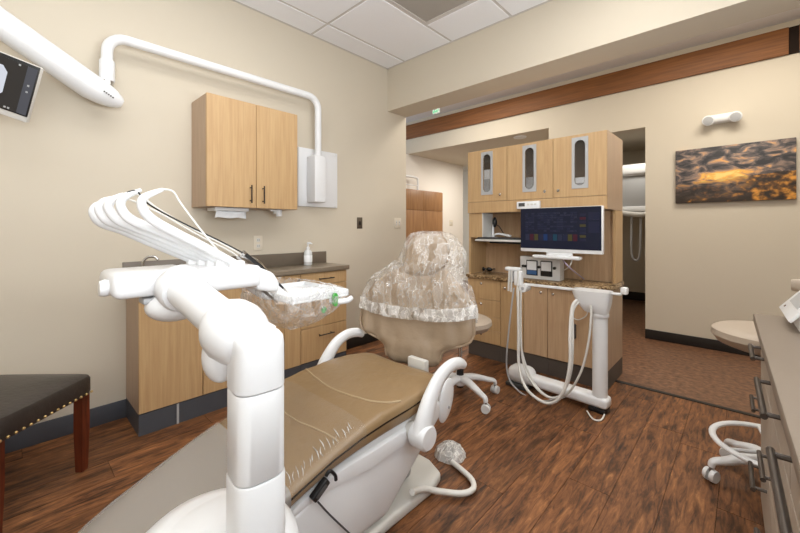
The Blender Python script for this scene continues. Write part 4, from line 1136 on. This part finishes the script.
# armrests
for s in (-1, 1):
    ax_ = XC + s*.365
    pts = [(ax_, 1.16, .37), (ax_, 1.185, .44), (ax_, 1.225, .51), (ax_, 1.285, .57), (ax_, 1.36, .597), (ax_, 1.43, .592), (ax_, 1.475, .570)]
    ar = MB().tube(pts, [.050, .044, .037, .032, .029, .027, .018], 18, 6, flat=.75, up=(0, 1, 0)).build('armrest', 'white', ch)
    MB().lathe([(0, -.042), (.044, -.04), (.052, -.03), (.052, .03), (.044, .04), (0, .042)], (ax_, 1.165, .365), 26, Matrix.Rotation(PI/2, 4, 'Y')).build('pivot_cap', 'white', ar)
    MB().cyl((XC+s*.27, 1.165, .365), (ax_-s*.03, 1.165, .365), .036, seg=18).build('pivot_axle', 'offwhite', ar)
# back hinge plates and brackets
hpq = on_x(446, 400, XC+.27)
MB().ell(hpq, (.016, .055, .105), 22, 16, Matrix.Rotation(-.30, 4, 'X')).build('hinge_plate', 'white', ch)
MB().cyl(hpq + Vector((.01, .0, -.03)), hpq + Vector((.02, 0, -.03)), .006, seg=10).build('hinge_screw', 'grey_panel', ch)
MB().rbox(XC+.02, XC+.14, 1.455, 1.49, .455, .535, r=.006).build('back_bracket', 'offwhite', ch)
MB().rbox(XC-.12, XC+.12, 1.38, 1.52, .36, .44, r=.02).build('back_hinge', 'dark_grey', ch)
# backrest: winged, leaning slightly
lean = .17
bprof = [(0, .13, .03), (.012, .17, .06), (.04, .195, .085), (.08, .205, .095), (.10, .222, .098), (.118, .262, .095), (.138, .335, .088), (.162, .390, .084), (.205, .412, .080), (.29, .405, .078), (.34, .392, .08),
         (.40, .352, .08), (.45, .30, .078), (.50, .225, .072), (.54, .15, .06), (.555, .10, .03)]
def bp_at(s_):
    for a, c_ in zip(bprof[:-1], bprof[1:]):
        if a[0] <= s_ <= c_[0]:
            t = (s_-a[0])/(c_[0]-a[0]); t = t*t*(3-2*t) if False else t
            return a[1]*(1-t)+c_[1]*t, a[2]*(1-t)+c_[2]*t
    return bprof[-1][1:]
BY, BZ = 1.545, .458
XB = XC - .03
ROTB = Matrix.Rotation(math.radians(18), 4, 'Z')      # the back is swivelled a little towards the room
def rotb(p):
    q = Vector(p) - Vector((XB, 1.57, 0)); q.x = q.x*.85 + .05*min(1, max(0, (q.z-.93)/.10))
    return ROTB @ q + Vector((XB, 1.57, 0))
def back_pt(x, nrm_, s_):
    return rotb((XB + x, BY + lean*s_/math.cos(lean)*1.0 + nrm_ + .10*(x*x)*-1.0, BZ + s_))
rings = []
sv = [k*.0125 for k in range(45)]
for s_ in sv:
    hw, th = bp_at(min(s_, .555))
    def fn(x, y, s_=s_, hw=hw):
        k = 1.0
        w = .030*noise.noise(Vector((x*15, s_*3.5, 2.2))) * max(0, 1-abs(s_-.15)/.16) if y < 0 else 0
        return back_pt(x, y*k + w, s_)
    rings.append(super_ring(120, hw, th/2, fn, 3.0))
MB().loft(rings).build('backrest', 'taupe', ch, angle=75)
MB().tube([back_pt(bp_at(s_)[0]-.004, -.016, s_) for s_ in [.03+.0125*k for k in range(28)]], .0055, 8).build('back_piping', 'taupe', ch)
MB().tube([back_pt(-bp_at(s_)[0]+.004, -.016, s_) for s_ in [.03+.0125*k for k in range(28)]], .0055, 8).build('back_piping', 'taupe', ch)
MB().rbox(XB-.06, XB+.06, BY+.11, BY+.14, .90, 1.10, r=.008, mat=Matrix.Translation((XB, 1.57, 0)) @ ROTB @ Matrix.Translation((-XB, -1.57, 0))).build('headrest_post', 'steel', ch)
hr = MB()
mth_ = Matrix.Rotation(-.12, 4, 'X')
rings = []
for k in range(15):
    q = PI*k/14; 
    rings.append(super_ring(32, .155*math.sin(q)**.6+.002, .052*math.sin(q)**.5+.001, lambda x, y, q=q: rotb((XB+x, 1.655+y - .12*x*x/.15*1.0 + .03*(-math.cos(q)), 1.06 - math.cos(q)*.125)), 2.6))
hr.loft(rings).build('headrest', 'taupe', ch, angle=75)

# plastic bag over the backrest
pc = thing('plastic_cover', (XC, 1.6, .70), 'crinkled clear plastic cover pulled over the chair back and headrest', 'plastic cover')
rings = []
cp = [(.70, .408, .062, 1.0), (.725, .410, .070, 1), (.78, .41, .078, 1), (.84, .395, .085, 1), (.90, .365, .092, 1), (.95, .315, .10, 1), (1.00, .255, .105, 1), (1.05, .205, .10, 1), (1.10, .18, .095, 1), (1.14, .168, .088, 1), (1.17, .15, .075, 1), (1.19, .13, .05, 1), (1.20, .06, .02, 1)]
def cpat(z):
    for a, c_ in zip(cp[:-1], cp[1:]):
        if a[0] <= z <= c_[0]:
            t = (z-a[0])/(c_[0]-a[0]); return a[1]*(1-t)+c_[1]*t, a[2]*(1-t)+c_[2]*t
    return cp[-1][1], cp[-1][2]
def bag_ring(z, grow=0.0, n=120):
    hw, th = cpat(z); s_ = z-BZ
    yc = BY + lean*s_ if z < .98 else BY + lean*(.98-BZ) + (z-.98)*.25
    def fn(x, y):
        p = Vector((XB+x, yc+y - .10*x*x, z))
        if z < .785: p.z += (.035*(x/.42)**2 if y < 0 else 0) - .0 + (.012*noise.noise(Vector((x*9, 0, 3))))
        d = noise.noise(Vector((p.x*14, p.y*14, p.z*9)))*.014 + noise.noise(p*30)*.010 + (.5-abs(noise.noise(Vector((p.x*22, p.y*10, p.z*12 + p.x*9)))))*.020
        dirn = Vector((x/(hw+.01)*.6, y/(th+.01), 0))
        # loose corner fin on the right
        if x > 0: p.x += .10*max(0, (x/hw-.55))*math.exp(-((z-1.08)/.075)**2)*1.6
        return rotb(p + dirn*(d+.004+grow))
    return super_ring(n, hw, th, fn, 2.4)
zs_ = [.715+.0125*k for k in range(40)]
MB().loft([bag_ring(z) for z in zs_], cap0=False, cap1=True).build('film', 'film', pc, angle=25)
MB().loft([bag_ring(z, .006) for z in (.712, .719, .727, .735, .745, .757, .769, .781)], cap0=False, cap1=False).build('gathered_hem', 'film_hem', pc, angle=25)
# clear sleeve on the leg rest
ls = thing('plastic_sleeve', (XC, .45, .30), 'smooth clear plastic sleeve covering the leg rest of the dental chair', 'plastic cover')
rings = []; rings_u = []
for k in range(34):
    Y = .60 - .0165*k
    if Y < .113: break
    z, hw, th = zprof(Y)[1:]
    def fn(x, y, Y=Y, z=z, th=th, hw=hw):
        zz_ = z - th/2 + y + .004
        if y > 0: zz_ += -.011*max(0, 1-(x/hw)**2)*min(1, max(0, (Y-.2)/.3)) + .003*noise.noise(Vector((x*9, Y*9, 9)))
        return Vector((XC+x, Y, zz_))
    rings.append(super_ring(40, hw+.006, th/2+.006, fn, 4.0))
MB().loft(rings, cap0=False, cap1=True).build('sleeve', 'film_sheen', ls, angle=70)
for k in range(17):
    Y = .90 - .0185*k
    z, hw, th = zprof(Y)[1:]
    def fn(x, y, Y=Y, z=z, th=th, hw=hw):
        zz_ = z - th/2 + y + .004
        if y > 0: zz_ += -.011*max(0, 1-(x/hw)**2)*min(1, max(0, (Y-.2)/.3)) + .006*noise.noise(Vector((x*11, Y*11, 9)))
        return Vector((XC+x, Y, zz_))
    rings_u.append(super_ring(60, hw+.006, th/2+.006, fn, 4.0))
MB().loft(rings_u, cap0=False, cap1=False).build('sleeve_top', 'film_clear', ls, angle=70)
# white strokes drawn as glints on the ruffles by the sleeve's edge
mb = MB(); rw = random.Random(11)
for k in range(26):
    Y = .86-.0155*k + rw.uniform(-.004, .004); z, hw, th = zprof(Y)[1:]; a0 = rw.uniform(.045, .085); a1 = rw.uniform(.012, .03)
    mb.tube([(XC+hw-a0, Y+.010, top_z(hw-a0, Y+.01)+.0075), (XC+hw-(a0+a1)/2, Y+rw.uniform(-.004, .008), top_z(hw-(a0+a1)/2, Y)+.0095), (XC+hw-a1, Y-.004, top_z(hw-a1, Y)+.0075)], [.0005, rw.uniform(.0014, .0026), .0005], 6, 3)
mb.build('wrinkle_glints', 'film_hem', ls)
# black clip box on the chair side, with its cord
p = on_x(322, 486, XC+.31)
cb = thing('hand_control', p, 'black hand control clipped on the chair side with two short cables', 'controller')
ax1 = (on_x(327, 479, XC+.31) - on_x(312, 500, XC+.31)); lx = ax1.length; ax1.normalize()
ctr = (on_x(327, 479, XC+.31) + on_x(312, 500, XC+.31))/2
rot = Matrix.Translation(ctr) @ Matrix.Rotation(math.atan2(ax1.z, ax1.y), 4, 'X')
MB().rbox(-.012, .014, -lx/2, lx/2, -.012, .012, r=.005, mat=rot).build('body', 'black', cb)
MB().rbox(.0145, .017, -lx*.35, lx*.3, -.008, .008, r=.002, seg=1, mat=rot).build('key_pad', 'dark_grey', cb)
MB().tube([on_x(326, 476, XC+.318), on_x(330, 471, XC+.322), on_x(335, 475, XC+.322), on_x(336, 480, XC+.32)], .006, 8, 4).build('cable', 'black', cb)
MB().tube([on_x(318, 502, XC+.31), on_x(330, 515, XC+.31), on_x(350, 534, XC+.31)], .003, 8, 3).build('cord', 'dark_grey', cb)
# foot control with film and hose
p = on_z(450, 455, 0)
fp = thing('foot_control', (p.x, p.y, 0), 'film-wrapped disc foot control with a white hose beside the chair base', 'foot control')
MB().lathe([(.0, .0), (.06, .0), (.064, .008), (.06, .026), (.04, .034), (.0, .036)], (p.x, p.y, .001), 28).build('disc', 'chrome', fp)
MB().lathe([(.025, .03), (.02, .05), (.0, .054)], (p.x, p.y, .001), 20).build('button', 'steel', fp)
rings = []
for (r_, z) in ((.085, .004), (.078, .016), (.07, .034), (.05, .05), (.032, .062), (.01, .066)):
    rings.append([Vector((p.x + r_*(1+.14*noise.noise(Vector((math.cos(a)*3, math.sin(a)*3, z*60))))*math.cos(a), p.y + r_*(1+.14*noise.noise(Vector((math.cos(a)*3, math.sin(a)*3, z*60+7))))*math.sin(a), z+.006*noise.noise(Vector((math.cos(a)*5, math.sin(a)*5, 1))))) for a in [2*PI*j/48 for j in range(48)]])
MB().loft(rings, cap0=False).build('film_wrap', 'film_hem', fp, angle=20)
MB().tube([on_z(452, 462, .02), on_z(462, 470, .02), on_z(472, 480, .022), on_z(473, 489, .022), on_z(462, 493.5, .022), on_z(440, 491.5, .03), on_z(424, 489, .06), on_z(412, 492, .10)], .013, 12, 6).build('hose', 'hose', fp)

# ================================================================== DELIVERY UNIT
PD = .82
pp = at_d(256, 400, PD); PXX, PYY = pp.x, pp.y
du_ = thing('delivery_unit', (PXX, PYY, 0), 'white delivery unit on a stout post and arm over the dental chair', 'delivery unit')
r0 = .0545
MB().rbox(XC+.30, PXX+.03, PYY-.10, PYY+.06, 0, .16, r=.03, seg=3).build('floor_link', 'white', du_)
dc_ = at_d(216, 540, PD+.02); dc_.z = .0
MB().lathe([(.13, .0), (.14, .01), (.14, .25), (.15, .40), (.17, .44), (.18, .46), (.176, .48), (.155, .50), (.12, .513), (.0, .52)], (dc_.x, dc_.y, .012), 40, Matrix.Diagonal((1.12, 1.0, 1, 1))).build('pedestal', 'white', du_)
MB().lathe([(.13, 0), (.125, .010), (.09, .020), (.0, .026)], (dc_.x+.02, dc_.y+.015, .522), 36).build('pedestal_cap', 'white', du_)
zt1 = EYE - (470-HY)/FPX*PD; zt2_ = EYE - (385-HY)/FPX*PD
# squared round post, two sleeves with a joint line
camdir = math.atan2(PYY, PXX)
def post_ring(z, r, e=3.2, ox=0, oy=0):
    a = camdir + .35
    return super_ring(36, r, r, lambda x, y: Vector((PXX+ox + x*math.cos(a) - y*math.sin(a), PYY+oy + x*math.sin(a) + y*math.cos(a), z)), e)
MB().loft([post_ring(z, r) for (z, r) in ((.50, r0+.002), (zt1-.004, r0+.002), (zt1, r0-.001))]).build('post', 'white', du_)
ztop = EYE - (330-HY)/FPX*PD
MB().loft([post_ring(z, r) for (z, r) in ((zt1+.0015, r0-.002), (zt1+.004, r0), (zt2_-.004, r0), (zt2_-.001, r0-.002))]).build('post_sleeve', 'white', du_)
MB().loft([post_ring(z, r) for (z, r) in ((zt2_+.0005, r0-.002), (zt2_+.003, r0+.0005), (ztop-.03, r0), (ztop-.012, r0-.002), (ztop-.003, r0-.009), (ztop, r0-.02))]).build('post_cap', 'white', du_)
# elbow: big rounded knuckle on the camera-left side of the post head
hub = Vector((-1.205, .335, 1.055))
ek = at_d(236, 332, PD+.03)
va = (hub - ek); va.normalize()
el = MB()
el.tube([ek - va*.075, ek - va*.06, ek - va*.03, ek, ek + va*.03, ek + va*.055, ek+va*.07], [.03, .054, .067, .073, .070, .060, .047], 28).build('elbow', 'white', du_)
ew = at_d(221, 355, PD+.03)
MB().ell(ew, (.045, .04, .062), 24, 14).build('elbow_skirt', 'white', du_)
tp = Vector((PXX, PYY, ztop))
MB().loft([post_ring(z, r, 2.6, ox, oy) for (z, r, ox, oy) in ((ztop-.01, .04, 0, 0), (ztop+.004, .042, -.004, 0), (ztop+.012, .036, -.012, -.004), (ztop+.016, .025, -.02, -.006))]).build('post_neck', 'white', du_)
MB().tube([ek + va*.05, ek + (hub-ek)*.5, hub - va*.035], [.048, .048, .048], 28).build('arm', 'white', du_)
MB().tube([hub - va*.06, hub - va*.052, hub - va*.012, hub - va*.004], [.058, .064, .064, .058], 28).build('arm_collar', 'white', du_)
MB().ell(hub + Vector((-.03, .0, -.065)), (.075, .075, .045), 24, 12).build('pivot_dome', 'white', du_)
MB().rbox(hub.x-.08, hub.x-.02, hub.y-.08, hub.y-.03, hub.z-.052, hub.z-.034, r=.006).build('pivot_clamp', 'grey_panel', du_)
# head
hx1 = -1.215; hx0 = -1.47
MB().rbox(hx0+.03, hx1, .185, .40, 1.025, 1.096, r=.022, seg=3).build('rear_housing', 'white', du_)
MB().rbox(hx0, hx1, .395, .60, 1.018, 1.092, r=.018, seg=3).build('head', 'white', du_)
MB().prism([(.58, 1.09), (.645, 1.06), (.67, 1.02), (.66, .985), (.58, 1.005)], lambda y, z, t: Vector((t, y, z)), hx0+.01, hx1-.004, .014, 3).build('front_panel', 'white', du_)
MB().lathe([(.0, -.012), (.02, -.012), (.024, 0), (.02, .012), (.0, .014)], (-1.28, .178, 1.055), 18, Matrix.Rotation(PI/2, 4, 'X')).build('end_cap', 'white', du_)
MB().tube([(-1.34, .60, 1.01), (-1.34, .66, .965), (-1.34, .72, .95)], .014, 12, 4).build('tray_arm', 'white', du_)
# tray and handle
tz = .945
tr = MB().rbox(-1.50, -1.175, .69, .945, tz, tz+.012, r=.005).build('tray', 'white', du_)
mb = MB()
for q in ((-1.50, -1.49, .69, .945), (-1.185, -1.175, .69, .945), (-1.49, -1.185, .69, .70), (-1.49, -1.185, .935, .945)): mb.rbox(*q, tz+.008, tz+.028, r=.004)
mb.build('tray_rim', 'white', tr)
hd = MB().tube([(-1.19, .86, tz-.01), (-1.165, .89, tz-.015), (-1.16, .925, tz-.015), (-1.175, .955, tz-.012)], .011, 12, 4).build('tray_handle', 'white', du_)
c_ = on_x(335, 299.5, -1.165)
g1 = MB(); g1.loft([super_ring(20, .011, .020*2*.5+.006, lambda x, y, d=d: Vector((c_.x+d, c_.y+x, c_.z+y)), 2.2) for d in (-.006, .006)]); g1.build('green_grip', 'green', du_)
c2 = on_x(324, 310, -1.20)
MB().ell(c2, (.008, .012, .014), 14, 8).build('green_button', 'green', du_)
# whips
wh = [
 (-1.44, [(188, 259), (150, 243), (118, 229), (96, 221), (88.5, 211), (92, 204), (101, 200)]),
 (-1.39, [(198, 259), (160, 243), (126, 228), (103, 219), (94.5, 208), (99, 200), (110, 196)]),
 (-1.34, [(207, 259), (172, 243), (138, 229), (114, 219), (104, 207), (107, 199), (119, 192.5)]),
 (-1.29, [(216, 260), (184, 243), (152, 229), (126, 218), (116, 206), (119, 196), (136, 188.5)]),
 (-1.235, [(230, 262), (200, 246), (170, 231), (147, 218), (137.5, 206), (139, 196), (158, 188)]),
]
for k, (X_, px_) in enumerate(wh):
    pts = [on_x(u+5, v+1.5, X_) for (u, v) in px_]
    f_ = 1.0
    w_ = MB().tube(pts, [.0125, .0135, .014, .014, .0125, .011, .005], 14, 7).build('whip_arm', 'white', du_)
    MB().rbox(X_-.015, X_+.015, pts[0].y-.02, pts[0].y+.03, pts[0].z-.035, pts[0].z+.010, r=.008).build('whip_mount', 'white', du_)
# plastic film over the front of the unit
fw_ = thing('plastic_cover', (-1.33, .8, .84), 'crinkled clear plastic bag hanging under the instrument tray', 'plastic cover')
rings = []
for (z, x0, x1, y0, y1) in ((1.0, -1.50, -1.19, .62, .86), (.975, -1.515, -1.165, .625, .955), (.95, -1.52, -1.16, .63, .97), (.92, -1.51, -1.165, .645, .955), (.89, -1.49, -1.18, .665, .91), (.86, -1.46, -1.21, .69, .865), (.835, -1.42, -1.25, .72, .82)):
    n = 80; ring = []
    for j in range(n):
        a = 2*PI*j/n; e_ = 5
        ca, sa = math.cos(a), math.sin(a)
        x = (x0+x1)/2 + (x1-x0)/2*math.copysign(abs(ca)**(2/e_), ca); y = (y0+y1)/2 + (y1-y0)/2*math.copysign(abs(sa)**(2/e_), sa)
        p = Vector((x, y, z)); d = .016*noise.noise(p*24) + .010*noise.noise(p*50)
        if z < .96: p += Vector((ca, sa, .5))*d
        ring.append(p)
    rings.append(ring)
rr2 = []
for a, b_ in zip(rings[:-1], rings[1:]):
    for t in (0, .25, .5, .75):
        rr2.append([p.lerp(q, t) + Vector((1, 1, 1))*.007*noise.noise(p.lerp(q, t)*40) for p, q in zip(a, b_)])
rr2.append(rings[-1])
MB().loft(rr2, cap0=False, cap1=True).build('film', 'film_bag', fw_, angle=20)
# instruments with their tubing: tip -> handpiece
ins = [
 ('white handpiece tubing curving from the foremost whip arm', -1.235, 'hose', [(158, 188), (168, 190), (182, 205), (205, 235), (225, 258), (240, 272)], [(240, 272), (258, 286), (272, 298)], 'steel', .0035),
 ('black-tubed handpiece slung from the fourth whip arm', -1.29, 'black', [(122, 191), (132, 190), (150, 205), (185, 224), (220, 241), (245, 254)], [(245, 254), (262, 268), (283, 288)], 'black', .003),
 ('slim steel handpiece slung from the third whip arm', -1.34, 'hose', [(119, 192), (135, 194), (160, 210), (195, 230), (225, 245), (244, 256)], [(244, 256), (258, 262), (274, 280)], 'chrome', .0035),
 ('steel syringe with white tube slung from the second whip arm', -1.39, 'hose', [(110, 196), (130, 200), (165, 216), (200, 236), (228, 250), (240, 258)], [(240, 258), (250, 268), (268, 284)], 'chrome', .0035),
]
for (lab, X_, tm_, tub, hnd, hm, rt) in ins:
    h0 = on_x(*hnd[0], X_)
    t = thing('handpiece', h0, lab, 'dental instrument')
    MB().tube([on_x(u + (5 if i < 2 else 0), v + (1.5 if i < 2 else 0), X_+.004) for i, (u, v) in enumerate(tub)], rt*.8, 8, 7).build('tubing', tm_, t)
    hp_ = [on_x(u, v, X_+.004) for (u, v) in hnd]
    MB().tube(hp_, [.0075, .007, .004], 14, 5).build('handle', hm, t)
    MB().tube([hp_[0] + (hp_[0]-hp_[1]).normalized()*.012, hp_[0]], .0085, 12).build('coupling', 'chrome', t)
    MB().tube([hp_[-1], hp_[-1] + (hp_[-1]-hp_[-2]).normalized()*.022 + Vector((0, .004, -.004))], [.004, .0015], 8).build('tip', 'steel', t)

for o in bpy.data.objects:
    if '_org' in o: del o['_org']
